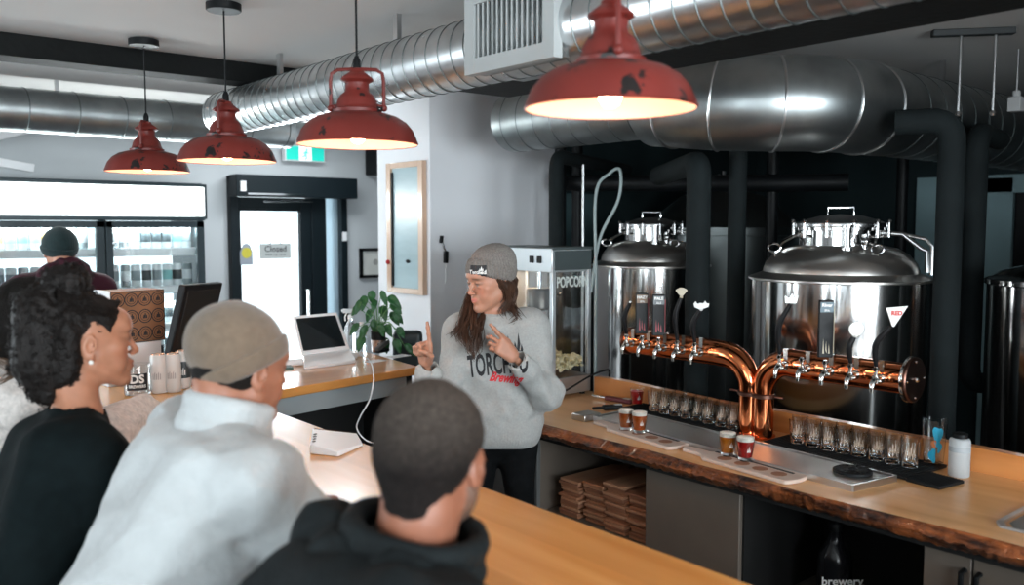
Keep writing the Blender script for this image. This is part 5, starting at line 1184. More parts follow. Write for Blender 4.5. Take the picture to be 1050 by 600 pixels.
GL = [[L(.062, .03, .02), L(.075, .055, -.04), W(481, 322, -.02), W(477, 340, -.10), W(482, 358, -.15), W(487, 371, -.16)], [L(.06, .0, .0), L(.06, .05, -.10), W(486, 330, -.07), W(488, 348, -.13), W(484, 366, -.16)],
      [L(.062, .05, .01), L(.072, .08, -.05), W(474, 325, -.04), W(469, 338, -.08), W(464, 346, -.07)], [L(.055, -.02, -.02), L(.03, .03, -.11), W(492, 333, -.09), W(491, 352, -.14), W(487, 368, -.16)], [L(.06, .04, .0), L(.07, .06, -.06), W(479, 330, -.06), W(473, 344, -.11), W(478, 356, -.14)]]
GR = [[L(-.070, -.01, .02), L(-.078, -.035, -.04), W(521, 309, -.01), W(528, 321, -.04), W(537, 330, -.05)], [L(-.060, -.04, .02), L(-.06, -.07, -.05), W(525, 313, .01), W(530, 325, -.03), W(524, 333, -.06)], [L(-.072, .015, .02), L(-.080, -.005, -.03), L(-.078, -.02, -.08), W(517, 318, -.03), W(522, 327, -.05)], [L(-.02, -.09, .02), L(-.01, -.10, -.06), W(524, 318, .05), W(530, 328, .03)]]
hr = strands('hair', GL, 190, .0026, .0085, hair_b, wo, .010, 3); strands('hair_lock', GR, 120, .0026, .009, hair_b, hr, .006, 4)
S = SDF(.004); S.M = MH; S.ell((0, -.03, -.015), (.076, .082, .075), .02); S.cone((-.068, -.01, -.01), (-.072, -.03, -.07), .018, .016, .03); S.cone((0, -.06, -.04), (.02, -.07, -.12), .045, .03, .03); S.ell((0, .085, -.05), (.07, .07, .12), .01, '-'); S.disp = folds(21, .003, 90); S.build('hair_mass', hair_b, hr)

# ---- stools
def stool(x, y, label, h=.74):
    t = thing('bar_stool', label, 'bar stool', (x, y, 0), 'bar stools at the front bar')
    MB().lathe([(.17, h-.05), (.185, h-.04), (.185, h-.012), (.17, h)], (x, y, 0), 36).build('seat', black_m, t)
    for k in range(4):
        a = PI/4+k*PI/2; MB().cyl((x+.13*math.cos(a), y+.13*math.sin(a), h-.045), (x+.21*math.cos(a), y+.21*math.sin(a), 0), .012, n=12).build('leg', steel_r, t)
    MB().tube([(x+.183*math.cos(a), y+.183*math.sin(a), .27) for a in [2*PI*k/32 for k in range(32)]], .009, 8, closed=True).build('foot_ring', steel_r, t); return t

def seated(label, headc, d, look, neckpx, sh_w, pel, drop, fem, arms, par_h=.0042, knees=None, skin=LS, roll=0, **hc):
    """someone on a stool facing the bar (+X); arms = elbow/wrist world points"""
    n_ = at(*neckpx); pel = (pel[0], n_.y+pel[1], pel[2]); arms = [(a[0], a[1]+n_.y, a[2]) for a in arms]; t = thing('person', label, 'person', (pel[0], pel[1], 0)); M = facing(at(*headc, d), look, roll); J = dict(neck=n_, pelvis=Vector(pel)); up = (n_-J['pelvis']).normalized(); Xf = Vector((0, 1, 0))
    J['shL'] = n_ - up*drop + Vector((.03, sh_w, -.01)); J['shR'] = n_ - up*drop + Vector((.01, -sh_w, -.01))
    J['elL'], J['wrL'], J['elR'], J['wrR'] = [Vector(v) for v in arms]
    for s_, q in (('L', 1), ('R', -1)):
        J['hip'+s_] = J['pelvis']+Vector((.03, q*.09, -.03)); J['kn'+s_] = J['pelvis']+Vector((.42, q*.12, -.05)); J['an'+s_] = Vector((J['pelvis'].x+.36, J['pelvis'].y+q*.10, .36))
    S = SDF(par_h); head_sdf(S, M, fem); S.cone(M @ Vector((0, -.035, -.07)), n_, .048 if fem else .058, .055 if fem else .066, .02); limbs(S, J, -.018, fem=fem)
    hd = []
    for s_ in 'LR': F = (J['wr'+s_]-J['el'+s_]).normalized(); hand_sdf(S, J['wr'+s_]+Vector((0, 0, .0)), Vector((F.x, F.y, 0)), (0, 0, -1), s_ == 'R', ((.25, .3, .2),)*4, 'side', 1.0 if fem else 1.08)
    S.build('body', skin_m, t, color=head_color(M, skin, **hc)); return t, M, J
def jacket(t, J, m_, o=.030, fem=False, disp=None, collar=None, name='jacket', cut=.9, h=.0055, body=0):
    S = SDF(h); limbs(S, J, o, legs=False, fem=fem, stop=cut)
    if collar: S.cone(collar[0], collar[1], collar[2], collar[3], .02); S.cone(collar[0]*1-(collar[1]-collar[0])*.2, collar[1]*1.6-collar[0]*.6, collar[4], collar[4]+.01, .004, '-')
    for s_ in 'LR': F = (J['wr'+s_]-J['el'+s_]); b_ = J['el'+s_]+F*cut; S.cone(b_, b_+F*.4, .026, .030, .003, '-')
    S.disp = disp; return S.build(name, m_, t)
def ring_collar(par, a, b, r0, r1, th, m_, n=26, gap=.5):
    a = Vector(a); b = Vector(b); ax_ = (b-a).normalized(); u = Vector((0, 1, 0)); u = (u-ax_*u.dot(ax_)).normalized(); w = ax_.cross(u); S = SDF(.004)
    S.disp = folds(44, .002, 30)
    f0 = math.atan2(Vector((1, 0, 0)).dot(w), Vector((1, 0, 0)).dot(u))
    P_ = [f0+gap/2+(2*PI-gap)*k/n for k in range(n+1)]
    lo = [a+(u*math.cos(q)+w*math.sin(q))*r0 for q in P_]; hi = [b+(u*math.cos(q)+w*math.sin(q))*r1 for q in P_]
    for i in range(n+1): S.cone(lo[i], hi[i], th, th, .012)
    for i in range(n): S.cone(hi[i], hi[i+1], th*1.05, th*1.05, .010); S.cone(lo[i].lerp(hi[i], .5), lo[i+1].lerp(hi[i+1], .5), th, th, .01)
    return S.build('collar', m_, par)
def trousers(t, J, m_, fem=False):
    S = SDF(.008); limbs(S, J, .014, arms=False, torso=False, fem=fem); S.ell(J['pelvis'], (.13, .18, .11), .04); S.disp = folds(4, .006, 20); S.build('trousers', m_, t); shoes(J, white_shoe, t, (1, 0, 0))
jean = mat('dark_jeans', (.02, .028, .045), .85, var=.3, vscale=60)

# ---- man in brown beanie and pale jacket
t, M, J = seated('man in brown beanie and pale grey jacket seated at the bar with his back turned', (246, 378), 1.87, VR*.58+VF*.78-VU*.12, (231, 432, 1.85), .195, (.43, -.05, .86), .07, False,
    ((.62, .25, 1.02), (.74, .12, .98), (.80, -.23, 1.115), (.93, -.01, 1.10)), brow=(.04, .03, .02), skin=(.36, .15, .09))
stool(.43, J['pelvis'].y, 'bar stool under the man in the pale jacket')
pale = mat('pale_fleece', (.47, .49, .495), .92, var=.08, vscale=18, bump=.25, bscale=90, sheen=.3)
f1 = folds(31, .010, 13, .7); f2 = folds(32, .003, 40)
up = (J['neck']-J['pelvis']).normalized()
jk = jacket(t, J, pale, .036, disp=lambda P: f1(P)+f2(P), collar=None)
ring_collar(jk, J['neck']+Vector((-.016, 0, -.062)), J['neck']+Vector((.014, .004, .034)), .090, .082, .012, pale)
trousers(t, J, jean)
bk_ = mat('brown_beanie', (.165, .118, .082), .95, var=.15, vscale=60, bump=.3, bscale=180, sheen=.3)
beanie(M, t, bk_, bk_, c=(0, -.012, .040), r=(.087, .105, .092), rim=(0, 0, -.014), tilt=(.34, .47, -1), ribs=70, amp=.0003, cuffh=.040, cr=.010, slouch=((0, -.03, .068), (.076, .084, .068)))
S = SDF(.004); S.M = M; S.ell((0, -.020, .01), (.0785, .091, .082), .02); S.plane((0, 0, -.052), (0, .45, -1)); S.plane((0, .02, 0), (0, 1, .15)); S.disp = folds(2, .0006, 120); hair_d = mat('dark_hair', (.010, .008, .007), .65, var=.4, vscale=60, bump=.4, bscale=200, spec=.2)
S.build('hair', hair_d, t)

# ---- man with cropped greying hair, black jacket
t, M, J = seated('man with cropped greying hair in a black hooded jacket, nearest to the viewer', (443, 470), 1.36, VR*.30+VF*.95-VU*.12, (424, 566, 1.34), .18, (.36, -.04, .86), .10, False,
    ((.60, .25, 1.00), (.73, .12, .96), (.58, -.24, .98), (.73, -.08, .94)), skin=(.25, .095, .055), beard=(.10, .07, .055), brow=(.03, .02, .015))
stool(.36, J['pelvis'].y, 'bar stool under the man in the black jacket'); trousers(t, J, jean)
bj = mat('black_jacket', (.009, .012, .013), .8, spec=.2, var=.3, vscale=25, bump=.25, bscale=150)
f3 = folds(41, .012, 13, .7)
jk = jacket(t, J, bj, .040, disp=lambda P: f3(P), collar=None)
ring_collar(jk, J['neck']-VU*.055-VR*.012, J['neck']+VU*.034+VR*.004, .104, .098, .014, bj, gap=.15)
S = SDF(.005); hc = J['neck']+Vector((-.085, .02, -.03)); S.ell(hc, (.07, .16, .085), .04); S.ell(hc+Vector((.02, .12, .045)), (.07, .055, .05), .05); S.ell(hc+Vector((.03, -.10, .02)), (.07, .05, .045), .04); S.ell(hc+Vector((.085, -.01, .07)), (.09, .10, .09), .02, '-'); S.disp = folds(17, .009, 22, .7); S.build('hood', bj, jk)
hair_g = mat('greying_hair', (.06, .05, .045), .85, attr='col', var=.55, vscale=170, bump=.8, bscale=420, spec=.2)
S = SDF(.0035); S.M = M; S.ell((0, -.016, .035), (.0835, .1025, .090), .02); S.cone((0, -.05, -.01), (0, -.055, -.06), .060, .050, .03); S.plane((0, .050, .04), (0, 1, .45)); S.plane((0, .0, -.068), (0, .55, -1)); S.ell((.086, .01, -.03), (.03, .040, .045), .01, '-'); S.ell((-.086, .01, -.03), (.03, .040, .045), .01, '-'); S.disp = folds(9, .0012, 200)
I4 = np.array(M.inverted())
def hcol(P):
    q = P @ I4[:3, :3].T + I4[:3, 3]; g_ = np.clip((q[:, 2]-.0)*9+.1-.12*np.exp(-(q[:, 1]-.06)**2/.004), 0, 1)[:, None]; return np.array((.014, .010, .009))*(1-g_) + np.array((.105, .082, .068))*g_
S.build('hair', hair_g, t, color=hcol)

# ---- young woman in black with a curly bun, in profile
t, M, J = seated('smiling young woman in a black top with dark curly hair in a bun, in profile', (90, 350), 2.17, VR*.84+VF*.54-VU*.02, (80, 422, 2.14), .145, (.40, -.03, .86), .095, True,
    ((.60, .22, 1.00), (.74, .10, .97), (.62, -.22, 1.00), (.74, -.06, .96)), skin=(.44, .195, .115), roll=-.02)
stool(.33, J['pelvis'].y, 'bar stool under the young woman in black'); trousers(t, J, jean, True)
eyes(M, t)
f4 = folds(51, .009, 15, .7); bt = mat('black_top', (.004, .008, .009), .9, var=.3, vscale=30, spec=.15)
jacket(t, J, bt, .028, fem=True, disp=lambda P: f4(P), collar=(J['neck']-Vector((0, 0, .02)), J['neck']+Vector((0, 0, .025)), .066, .060, .050), name='top')
L = lambda x, y, z: M @ Vector((x, y, z)); hair_k = mat('curly_hair', (.009, .006, .005), .55, var=.5, vscale=50, bump=.5, bscale=150, spec=.3)
S = SDF(.004); S.M = M; S.ell((0, -.016, .040), (.085, .114, .088), .02); S.cone((0, -.10, .01), (0, -.085, -.11), .060, .045, .03); S.ell((0, -.045, .150), (.050, .056, .042), .02); S.ell((0, -.115, .06), (.06, .055, .075), .03); S.cone((.058, -.045, .03), (.045, -.06, -.075), .034, .028, .03); S.ell((0, -.11, -.04), (.065, .06, .07), .03)
S.ell((.08, .01, -.02), (.03, .035, .045), .012, '-'); S.plane((0, .066, .06), (0, 1, -.35), .006); fa_ = folds(61, .004, 60, .3); fb_ = folds(62, .0018, 160, .3); S.disp = lambda P: fa_(P)+fb_(P); hr = S.build('hair', hair_k, t)
m = MB(); g = random.Random(9)
vsn = [v.co + hr.location + t.location for v in hr.data.vertices]; nn_ = [v.normal.copy() for v in hr.data.vertices]
for k in range(520):
    i = g.randrange(len(vsn)); p = vsn[i]; q = M.inverted() @ p
    if q.y > .02: continue
    n_ = nn_[i]; u = n_.orthogonal().normalized(); w_ = n_.cross(u); a0 = g.random()*6.28; lean = (u*math.cos(a0)+w_*math.sin(a0))*g.uniform(.3, 1.0); lh = g.uniform(.006, .016); R0 = g.uniform(.004, .008); pts = []
    for s_ in range(16): th = s_*.75; pts.append(p + n_*lh*(s_/15)*.8 + lean*lh*1.6*(s_/15) + (u*math.cos(th+a0)+w_*math.sin(th+a0))*R0*(1-.4*s_/15))
    m.tube(pts, .0012, 4)
m.build('curls', hair_k, hr)
m = MB(); hl = random.Random(3)
for k in range(40):      # combed-back strands over the temple
    a = hl.uniform(.35, 1.1); x_ = .078*math.cos(a*.9); z_ = .02+.075*math.sin(a); m.tube(catmull([L(x_*.98, .068-.035*(1-max(0, a)), z_+.012), L(x_*1.06, .03, z_+.020), L(x_*1.08, -.03, z_+.03), L(x_*.8, -.07, z_+.05)], 4), .0013, 4)
m.build('combed_strands', hair_k, hr); MB().ball(L(.084, -.004, -.043), .006, 10).build('earring', mat('pearl', (.8, .75, .7), .2), t)
ey = MB(); 

# ---- woman in a white cable sweater beyond her
t, M, J = seated('person with long dark hair in a white cable knit sweater at the left edge', (36, 330), 2.58, VR*.55+VF*.8-VU*.1, (30, 386, 2.55), .165, (.24, -.04, .86), .06, True,
    ((.62, .25, 1.02), (.74, .15, .98), (.74, -.06, 1.12), (.93, .20, 1.125)), skin=(.40, .18, .11))
stool(.24, J['pelvis'].y, 'bar stool under the person in the white sweater'); trousers(t, J, jean, True)
cable = mat('cable_knit', (.72, .66, .62), .95, var=.25, vscale=70, bump=.6, bscale=90, sheen=.3)
f5 = folds(71, .007, 20, .6)
def cab(P): return f5(P) - .005*np.abs(np.sin(P[:, 1]*75+2*np.sin(P[:, 2]*60))) - .002*np.sin(P[:, 2]*150)
jacket(t, J, cable, .038, fem=True, disp=cab, collar=(J['neck']-Vector((0, 0, .02)), J['neck']+Vector((0, 0, .03)), .078, .074, .058), name='sweater', h=.005, cut=1.05)
S = SDF(.005); S.M = M; S.ell((0, -.018, .035), (.092, .110, .096), .02); S.cone((0, -.06, -.02), (-.02, -.07, -.12), .075, .055, .03); S.plane((0, .058, .04), (0, 1, -.3), .02); S.disp = folds(81, .003, 90, .3); hr = S.build('hair', hair_d, t)
L = lambda x, y, z: M @ Vector((x, y, z)); strands('hair_lock', [[L(-.04, -.06, -.02), L(-.06, -.09, -.10), at(16, 385, 2.40), at(2, 398, 2.36), at(-20, 420, 2.36)], [L(-.02, -.07, -.02), L(-.04, -.10, -.10), at(24, 382, 2.40), at(8, 402, 2.36), at(-14, 430, 2.36)]], 160, .0028, .010, mat('light_brown_hair', (.16, .10, .065), .5, var=.4, vscale=40), hr, .006, 6)

# ---- customer standing at the fridge
c = at(61, 257, 5.05); t = thing('person', 'person in maroon hooded jacket and dark beanie facing the fridge', 'person', (c.x, c.y, 0))
M = facing(c, (0.05, 1, -.08)); n_ = Vector((c.x, c.y-.02, c.z-.16)); J = dict(neck=n_, pelvis=Vector((c.x, c.y, .92)), shL=n_+Vector((-.19, 0, -.06)), shR=n_+Vector((.19, 0, -.06)), elL=n_+Vector((-.33, .02, -.31)), elR=n_+Vector((.26, .04, -.33)), wrL=n_+Vector((-.25, .25, -.42)), wrR=n_+Vector((.20, .26, -.45)))
for s_, q in (('L', -1), ('R', 1)): J['hip'+s_] = Vector((c.x+q*.09, c.y, .86)); J['kn'+s_] = Vector((c.x+q*.10, c.y+.01, .48)); J['an'+s_] = Vector((c.x+q*.10, c.y, .09))
S = SDF(.006); head_sdf(S, M); S.cone(M @ Vector((0, -.03, -.07)), n_, .05, .055, .02); limbs(S, J, -.008, fem=False)
for s_ in 'LR': hand_sdf(S, J['wr'+s_], J['wr'+s_]-J['el'+s_], (0, 0, -1), s_ == 'R', ((.3, .4, .2),)*4, 'side')
S.build('body', skin_m, t, color=head_color(M, LS))
mar = mat('maroon_jacket', (.055, .014, .024), .85, var=.2, vscale=20, spec=.2); f6 = folds(91, .012, 16)
jk = jacket(t, J, mar, .045, disp=lambda P: f6(P), h=.008)
S = SDF(.007); S.ell(n_+Vector((0, -.06, .025)), (.16, .10, .10), .04); S.ell(n_+Vector((0, .02, .03)), (.14, .09, .06), .04); S.ell(n_+Vector((0, .01, .17)), (.085, .09, .09), .02, '-'); S.disp = folds(92, .010, 26); S.build('hood', mar, jk)
bn2 = mat('dark_beanie', (.012, .028, .030), .95, var=.2, vscale=60, sheen=.1); beanie(M, t, bn2, bn2, c=(0, -.012, .035), r=(.096, .112, .102), rim=(0, 0, -.02), tilt=(0, .3, -1), ribs=40, amp=.001, h=.005)
S = SDF(.008); limbs(S, J, .016, arms=False, torso=False, fem=False); S.ell(J['pelvis'], (.17, .125, .12), .04); S.disp = folds(4, .006, 20); S.build('trousers', jean, t); shoes(J, white_shoe, t, (0, 1, 0))
# ------------------------------------------------------------------ things on the front bar and back counter
def on(px, py, z): r = at(px, py, 1) - Vector((0, 0, CAMH)); r = r*((z-CAMH)/r.z); return Vector((r.x, r.y, z))
# tall cans
cw = mat('can_pale', (.62, .60, .58), .35); cp_ = mat('can_lid_reflect', (.62, .32, .18), .25, 1)  # orange reflection on the lids is put into their colour
for (px, py, lb, bm2) in ((163, 403, 'tall pale can beside the glass jar on the bar', cw), (178, 402, 'tall pale can in the middle of the three on the bar', cw), (188, 398, 'tall can with black printed label nearest the brown beanie', cm[2])):
    c = on(px, py, BZ); t = can_parts('tall_can', lb, cw, bm2, cp_, 'tall cans on the bar', .165, .032); t.location = (c.x, c.y, BZ+.001)
    m = MB()
    for k in range(5):
        a = -2.6+k*.22; m.add([(.0335*math.cos(a), .0335*math.sin(a), .06), (.0335*math.cos(a+.12), .0335*math.sin(a+.12), .06), (.0335*math.cos(a+.12), .0335*math.sin(a+.12), .085+.01*(k % 2)), (.0335*math.cos(a), .0335*math.sin(a), .085)], [(0, 1, 2, 3)])
    m.build('printed_mark', hw if bm2 is cm[2] else mat('can_print_grey', (.35, .33, .32), .5), t, local=True, smooth=0)
# jar with black label
c = on(141, 404, BZ); t = thing('glass_jar', 'clear glass jar with a black lettered label beside the tall cans', 'jar', c)
MB().lathe([(1e-4, 0), (.048, 0), (.052, .006), (.052, .105), (.049, .118), (.049, .128), (.0465, .128), (.0465, .117), (.0485, .105), (.0485, .010), (1e-4, .008)], n=40, caps=False).build('glass_body', glass, t, local=True)
lab = MB(); fa = math.atan2(-c.y, -c.x)
lab.add([(.0527*math.cos(fa+a), .0527*math.sin(fa+a), z) for z in (.022, .092) for a in [-.85+1.7*k/12 for k in range(13)]], [(k, k+1, k+14, k+13) for k in range(12)]); lab.build('label', ink, t, local=True)
def wrap_text(txt, size, z, rad, **kw):
    m = refine(text_mb(txt, size, 0, **kw), .006); m.v = [(rad*math.cos(fa+x/rad), rad*math.sin(fa+x/rad), z+y) for x, y, _ in m.v]; return m
wrap_text('DS', .048, .068, .0533, offset=.002).build('lettering', hw, t, local=True, smooth=0); wrap_text('BREWERS', .017, .038, .0533, offset=.0006).build('lettering', hw, t, local=True, smooth=0)
# paper bag / pale stuffing
# printed carton on a white box
Q = Matrix((VR, VF, VU)).transposed(); d = 3.85
def slab(name, pts, th, m_, par, bevel=0):
    """plate whose front corners (TL,TR,BR,BL) are world points, th thick behind"""
    a, b, c_, e = [Vector(p) for p in pts]; n = (b-a).cross(e-a).normalized()
    n = n if n.dot(a-Vector((0, 0, CAMH))) > 0 else -n
    return MB().add([a, b, c_, e, a+n*th, b+n*th, c_+n*th, e+n*th], [(0, 1, 2, 3), (7, 6, 5, 4), (0, 4, 5, 1), (1, 5, 6, 2), (2, 6, 7, 3), (3, 7, 4, 0)]).build(name, m_, par, bevel=bevel)
A = at(113, 300, 3.80); B = at(168, 296, 3.98); t = thing('printed_carton', 'brown carton printed with rows of black circles, standing on a white box', 'carton', (A.x, A.y, 1.27))
zt, zb = 1.465, 1.235; A2 = Vector((A.x, A.y, zt)); B2 = Vector((B.x, B.y, zt)); dn = (B2-A2).normalized(); nv = Vector((-dn.y, dn.x, 0)); nv = nv if nv.dot(VF) > 0 else -nv; Wd = (B2-A2).length
FM = frame_mat(dn, (0, 0, 1), Vector((A2.x, A2.y, zb)))
m = MB(); [m.box((0, 0, -.16), (Wd, zt-zb, 0))]; xf(m, FM).build('carton_body', mat('kraft', (.25, .115, .055), .7, var=.1), t)
m = MB(); 
for i in range(4):
    for j in range(3):
        cx, cy = Wd*(i+.5)/4, (zt-zb)*(j+.5)/3; r_ = .026
        for rr_, w_ in ((.0315, .0045), (.021, .0025)):
            m.add([(cx+q*math.cos(a), cy+q*math.sin(a), .0006) for q in (rr_-w_, rr_) for a in [2*PI*k/20 for k in range(20)]], [(k, (k+1) % 20, 20+(k+1) % 20, 20+k) for k in range(20)])
        for s_ in (-1, 0, 1): m.add([(cx+s_*.007-.003, cy-.010, .0006), (cx+s_*.007+.003, cy-.010, .0006), (cx+s_*.005+.004, cy+.004+.008*(s_ == 0), .0006), (cx+s_*.005-.001, cy+.006+.008*(s_ == 0), .0006)], [(0, 1, 2, 3)])
for (x0, y0, x1, y1) in ((0, 0, Wd, .003), (0, zt-zb-.003, Wd, zt-zb), (0, 0, .003, zt-zb), (Wd-.003, 0, Wd, zt-zb)): m.add([(x0, y0, .0006), (x1, y0, .0006), (x1, y1, .0006), (x0, y1, .0006)], [(0, 1, 2, 3)])
xf(m, FM).build('circle_print', ink, t, smooth=0)
m = MB().box((-.006, 0, -.16), (-.001, zt-zb+.003, .002)); xf(m, FM).build('white_side', white_m, t)
m = MB().box((-.02, -(zb-BZ)+.001, -.15), (Wd-.02, -.002, -.0)); o = xf(m, FM).build('white_box', mat('white_card', (.78, .78, .80), .6), None, bevel=.003); tag(o, 'plain white box standing on the bar under the printed carton', 'box')
# monitor seen from behind
t = thing('monitor', 'black monitor seen from behind at the end of the bar', 'monitor', on(200, 372, BZ))
TL, TR, BR, BL = at(190, 293, 3.78), at(229, 290, 4.02), at(213, 362, 4.02), at(174, 366, 3.76)
slab('casing', (TL, TR, BR, BL), .035, mat('monitor_black', (.007, .007, .008), .5, spec=.25), t, bevel=.006)
k_ = lambda u, v: (TL.lerp(TR, u)).lerp(BL.lerp(BR, u), v) - VF*.004
slab('rear_panel', (k_(.12, .08), k_(.92, .08), k_(.92, .92), k_(.12, .92)), .01, mat('monitor_back', (.014, .013, .012), .6, spec=.25), t, bevel=.003)
b0 = k_(.5, .85); bz_ = Vector((b0.x, b0.y, BZ)) + VF*.05; MB().cyl(b0+VF*.04, bz_+Vector((0, 0, .01)), .015).build('stand_neck', black_m, t); MB().lathe([(.09, .0), (.09, .008), (.02, .015)], bz_, 28).build('stand_base', black_m, t)
# white card terminal
c = on(345, 458, BZ); t = thing('card_terminal', 'white wedge-shaped card terminal lying on the bar edge', 'card terminal', c)
P_ = [on(318, 466, BZ), on(347, 469, BZ), on(372, 458, BZ), on(366, 449, BZ), on(321, 450, BZ)]
lo = [p + Vector((0, 0, .001)) for p in P_]; hi = [P_[0]+Vector((0, 0, .030)), P_[1]+Vector((0, 0, .018)), P_[2]+Vector((0, 0, .010)), P_[3]+Vector((0, 0, .016)), P_[4]+Vector((0, 0, .034))]
MB().add(lo+hi, [(4, 3, 2, 1, 0), (5, 6, 9), (6, 7, 8), (6, 8, 9)] + [(i, (i+1) % 5, 5+(i+1) % 5, 5+i) for i in range(5)]).build('shell', white_m, t, bevel=.004)
slot = MB(); slot.add([hi[4]+Vector((.002, .0, .001)), hi[3]+Vector((.002, .0, .001)), hi[3]+Vector((.012, .004, -.004)), hi[4]+Vector((.012, .004, -.004))], [(0, 1, 2, 3)]); slot.build('card_slot', mat('slot_brown', (.10, .06, .04), .5), t, smooth=0)
m = MB()
for k in range(4):
    p = hi[0].lerp(hi[4], .25+.17*k).lerp(hi[1], .12)+Vector((0, 0, .0015)); m.obox(p, (.010, .006, .002), Matrix.Rotation(.2, 3, 'Z'))
m.build('button', ink, t)
# laptop
t = thing('laptop', 'white laptop with a black screen on the back counter', 'laptop', on(335, 374, BZ))
TL, TR, BR, BL = at(300, 324, 4.70), at(345.5, 320, 4.76), at(359, 358, 4.66), at(309, 364, 4.60)
slab('screen_frame', (TL, TR, BR, BL), .018, white_m, t, bevel=.006)
k_ = lambda u, v: (TL.lerp(TR, u)).lerp(BL.lerp(BR, u), v) - VF*.0035
slab('screen', (k_(.065, .08), k_(.94, .08), k_(.94, .90), k_(.065, .90)), .003, mat('screen_black', (.008, .012, .014), .08), t)
b1, b2, b3, b4 = BL+Vector((0, 0, -.005)), BR+Vector((0, 0, -.005)), on(365, 373, BZ), on(312, 380, BZ)
m = MB(); bl = Vector((BL.x, BL.y, BZ)); br = Vector((BR.x, BR.y, BZ)); m.add([b4+Vector((0, 0, .001)), b3+Vector((0, 0, .001)), br+VF*.04, bl+VF*.04, b4+Vector((0, 0, .018)), b3+Vector((0, 0, .018)), br+VF*.04+Vector((0, 0, BR.z-BZ-.004)), bl+VF*.04+Vector((0, 0, BL.z-BZ-.004))], [(0,3,2,1),(4,5,6,7),(0,1,5,4),(1,2,6,5),(2,3,7,6),(3,0,4,7)])
m.build('base', white_m, t, bevel=.006)
# phone, papers, cable
c = on(287, 379, BZ); o = MB().obox(c+Vector((0, 0, .008)), (.12, .07, .010), Matrix.Rotation(-.3, 3, 'Z') @ Matrix.Rotation(.06, 3, 'X')).build('phone', mat('phone_green', (.05, .12, .10), .2), bevel=.003); tag(o, 'dark phone lying left of the white laptop', 'phone')
c = on(300, 375, BZ); o = MB().obox(c+Vector((0, 0, .02)), (.10, .08, .035), Matrix.Rotation(-.3, 3, 'Z')).build('card_reader', white_m, bevel=.008); tag(o, 'small white card reader beside the laptop corner', 'card reader')
for px, py, w_, h_, lb in ((408, 366, .13, .07, 'white sheet of paper at the right end of the back counter'), (385, 371, .10, .06, 'small white note beside the cable tangle')):
    c = on(px, py, BZ); o = MB().obox(c+Vector((0, 0, .0035)), (w_, h_, .003), Matrix.Rotation(.2, 3, 'Z')).build('paper_sheet', mat('paper', (.75, .76, .78), .7), smooth=0); tag(o, lb, 'paper')
m = MB(); pts = [on(352, 368, BZ)+VU*.01, on(366, 366, BZ)+VU*.02, on(378, 370, BZ)+VU*.006, on(382, 378, BZ)+VU*.006, on(383, 384.5, BZ)+VU*.0]; e_ = at(383, 390, 3.86); pts += [at(383, 392, 3.80), at(379, 410, 3.80), at(369, 428, 3.82), at(366, 440, 3.84), at(376, 452, 3.85), at(392, 455, 3.85), at(410, 452, 3.9)]
o = MB().tube(catmull(pts, 8), .0035, 8).build('charging_cable', white_m); tag(o, 'white charging cable hanging over the edge of the back counter', 'cable')
r = random.Random(2); m = MB(); c = on(362, 368, BZ)
pts = [c+Vector((r.uniform(-.07, .07), r.uniform(-.04, .04), .006+r.random()*.025)) for k in range(14)]; m.tube(catmull(pts, 6), .003, 6); o = m.build('cable_tangle', white_m); tag(o, 'tangle of white cables right of the laptop', 'cable')
c = on(392, 362, BZ); t = thing('stapler', 'black stapler standing by the plant jar', 'stapler', c)
MB().obox(c+Vector((0, 0, .012)), (.10, .03, .018), Matrix.Rotation(.4, 3, 'Z')).build('base', black_m, t, bevel=.004); MB().obox(c+Vector((0, 0, .042)), (.11, .03, .022), Matrix.Rotation(.4, 3, 'Z') @ Matrix.Rotation(-.35, 3, 'Y')).build('arm', mat('stapler_grey', (.08, .08, .08), .3), t, bevel=.005)
# spray bottle
c = on(360, 359, BZ); t = thing('spray_bottle', 'clear plastic spray bottle behind the laptop', 'spray bottle', c)
pl_ = mat('clear_plastic', (.85, .9, .93), .12, trans=.85, ior=1.3)
MB().lathe([(.034, 0), (.037, .005), (.037, .11), (.030, .14), (.015, .165), (.013, .185)], n=28).build('body', pl_, t, local=True)
Q2 = lambda v: VR*v[0]+VF*v[1]+VU*v[2]
m = MB().lathe([(.016, .178), (.016, .20)], n=20); m.build('collar', white_m, t, local=True)
m = MB().obox(Q2((-.012, 0, .222)), (.062, .018, .024), Q).obox(Q2((-.046, 0, .224)), (.012, .014, .014), Q); m.build('trigger_head', mat('spray_grey', (.55, .62, .66), .3), t, local=True, bevel=.003); MB().tube([Q2((-.022, 0, .21)), Q2((-.032, 0, .19)), Q2((-.030, 0, .165))], .004, 6).build('trigger', white_m, t, local=True)
for px, py, lb in ((371, 361, 'second clear bottle between spray bottle and plant'),):
    c = on(px, py, BZ); t = thing('clear_bottle', lb, 'bottle', c); MB().lathe([(.026, 0), (.028, .005), (.028, .10), (.012, .13), (.011, .15)], n=24).build('body', pl_, t, local=True); MB().lathe([(.014, .148), (.014, .168)], n=18).build('cap', white_m, t, local=True)
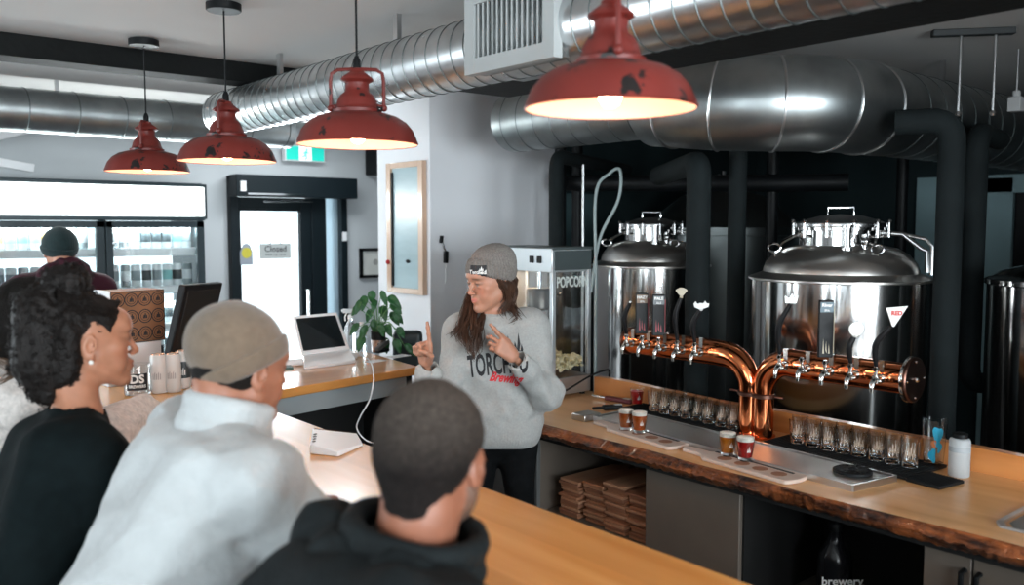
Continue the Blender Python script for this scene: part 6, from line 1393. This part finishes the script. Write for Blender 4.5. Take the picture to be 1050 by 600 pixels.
# pothos in a glass jar
c = on(388, 361, BZ); t = thing('potted_plant', 'green leafy pothos in a metal cup on the back counter', 'potted plant', c)
MB().lathe([(.034, 0), (.036, .004), (.040, .10), (.037, .10), (.034, .012), (1e-4, .012)], n=28, caps=False).build('cup', mat('cup_metal', (.50, .42, .40), .2, .9), t, local=True); MB().lathe([(.041, .070), (.0415, .118), (.037, .118), (.036, .075)], n=28, caps=False).build('dark_rim', black_m, t, local=True)
leaf_a = mat('leaf_green', (.022, .12, .035), .38, var=.35, vscale=25, sss=.0); g = random.Random(12); st_ = MB(); leaves = []
def leaf(c, d, up, L_, W_):
    d = d.normalized(); x = d.cross(up).normalized(); n = x.cross(d); vs_ = []; fs_ = []; N = 9
    for i in range(N+1):
        t_ = i/N; w = W_*(math.sin(PI*min(1, t_**.75))**.8)*(1-.15*t_); w = max(w, .0004); cpt = c + d*L_*t_ - n*(L_*.35*t_*t_)
        for s_ in (-1, -.5, 0, .5, 1): vs_.append(cpt + x*w*s_ + n*(abs(s_)**1.5*w*.35) + n*.002*math.sin(t_*14+s_))
    for i in range(N):
        for j in range(4): fs_.append((i*5+j, i*5+j+1, i*5+6+j, i*5+5+j))
    m = MB(); m.add(vs_, fs_); return m
tips = [((-.16, .24), 'L'), ((-.10, .30), 0), ((-.03, .33), 0), ((.05, .33), 0), ((.11, .30), 0), ((-.15, .15), 0), ((-.06, .22), 0), ((.04, .24), 0), ((.10, .20), 0), ((-.08, .14), 0), ((.03, .15), 0), ((.15, .20), 0), ((.19, .13), 0), ((.16, .06), 0), ((-.12, .08), 0), ((0, .28), 0), ((-.13, .28), 0), ((.08, .14), 0), ((.24, .03), 0), ((-.03, .17), 0), ((.06, .06), 0), ((.13, .26), 0)]
px2 = 1/4.15*0
for (dx, dz), _ in tips:
    dx *= .62; dz *= 1.0; dy = g.uniform(-.08, .07); tip = c + VR*dx + VF*dy + VU*(dz)
    mid = c + VR*dx*.4 + VF*dy*.4 + VU*max(.17, dz*.8); st_.tube(catmull([c+VU*.09, mid, tip], 5), .0022, 6)
    dirv = VR*(dx*1.6+g.uniform(-.08, .08)) - VF*g.uniform(.02, .2) - VU*g.uniform(.12, .30); leaf(tip+Vector((0, 0, .02)), dirv, VU*.3-VF*.8, g.uniform(.07, .10), g.uniform(.019, .027)).build('leaf', leaf_a, t, smooth=80)
st_.build('stems', mat('stem_green', (.10, .25, .08), .5), t)
for o in [q for q in bpy.data.objects if q.name.startswith('leaf')]:
    s_ = o.modifiers.new('thick', 'SOLIDIFY'); s_.thickness = .0012
# black padded chair behind the back counter
t = thing('office_chair', 'black padded chair back showing behind the end of the back counter', 'chair', (2.72, 4.22, 0))
cch = at(418, 352, 5.0); S = SDF(.007); R_ = Matrix((VR, VF, VU)).transposed(); S.box((cch.x, cch.y, 1.03), (.085, .035, .13), .03, .02, rot=R_); S.build('backrest', mat('chair_leather', (.018, .026, .030), .4), t)
MB().lathe([(.15, .70), (.17, .72), (.17, .76), (.15, .775)], (cch.x+.0, cch.y+.0, 0)+(0,) if False else (cch.x, cch.y, 0), 32).build('seat', mat('chair_leather', (.018, .026, .030), .4), t)
MB().cyl((cch.x, cch.y, .05), (cch.x, cch.y, .70), .025).build('post', steel_r, t); MB().lathe([(.22, 0), (.22, .012), (.04, .05)], (cch.x, cch.y, 0), 32).build('base', steel_r, t); MB().box((cch.x-.02, cch.y-.01, .76), (cch.x+.02, cch.y+.01, .93)).build('back_support', black_m, t)
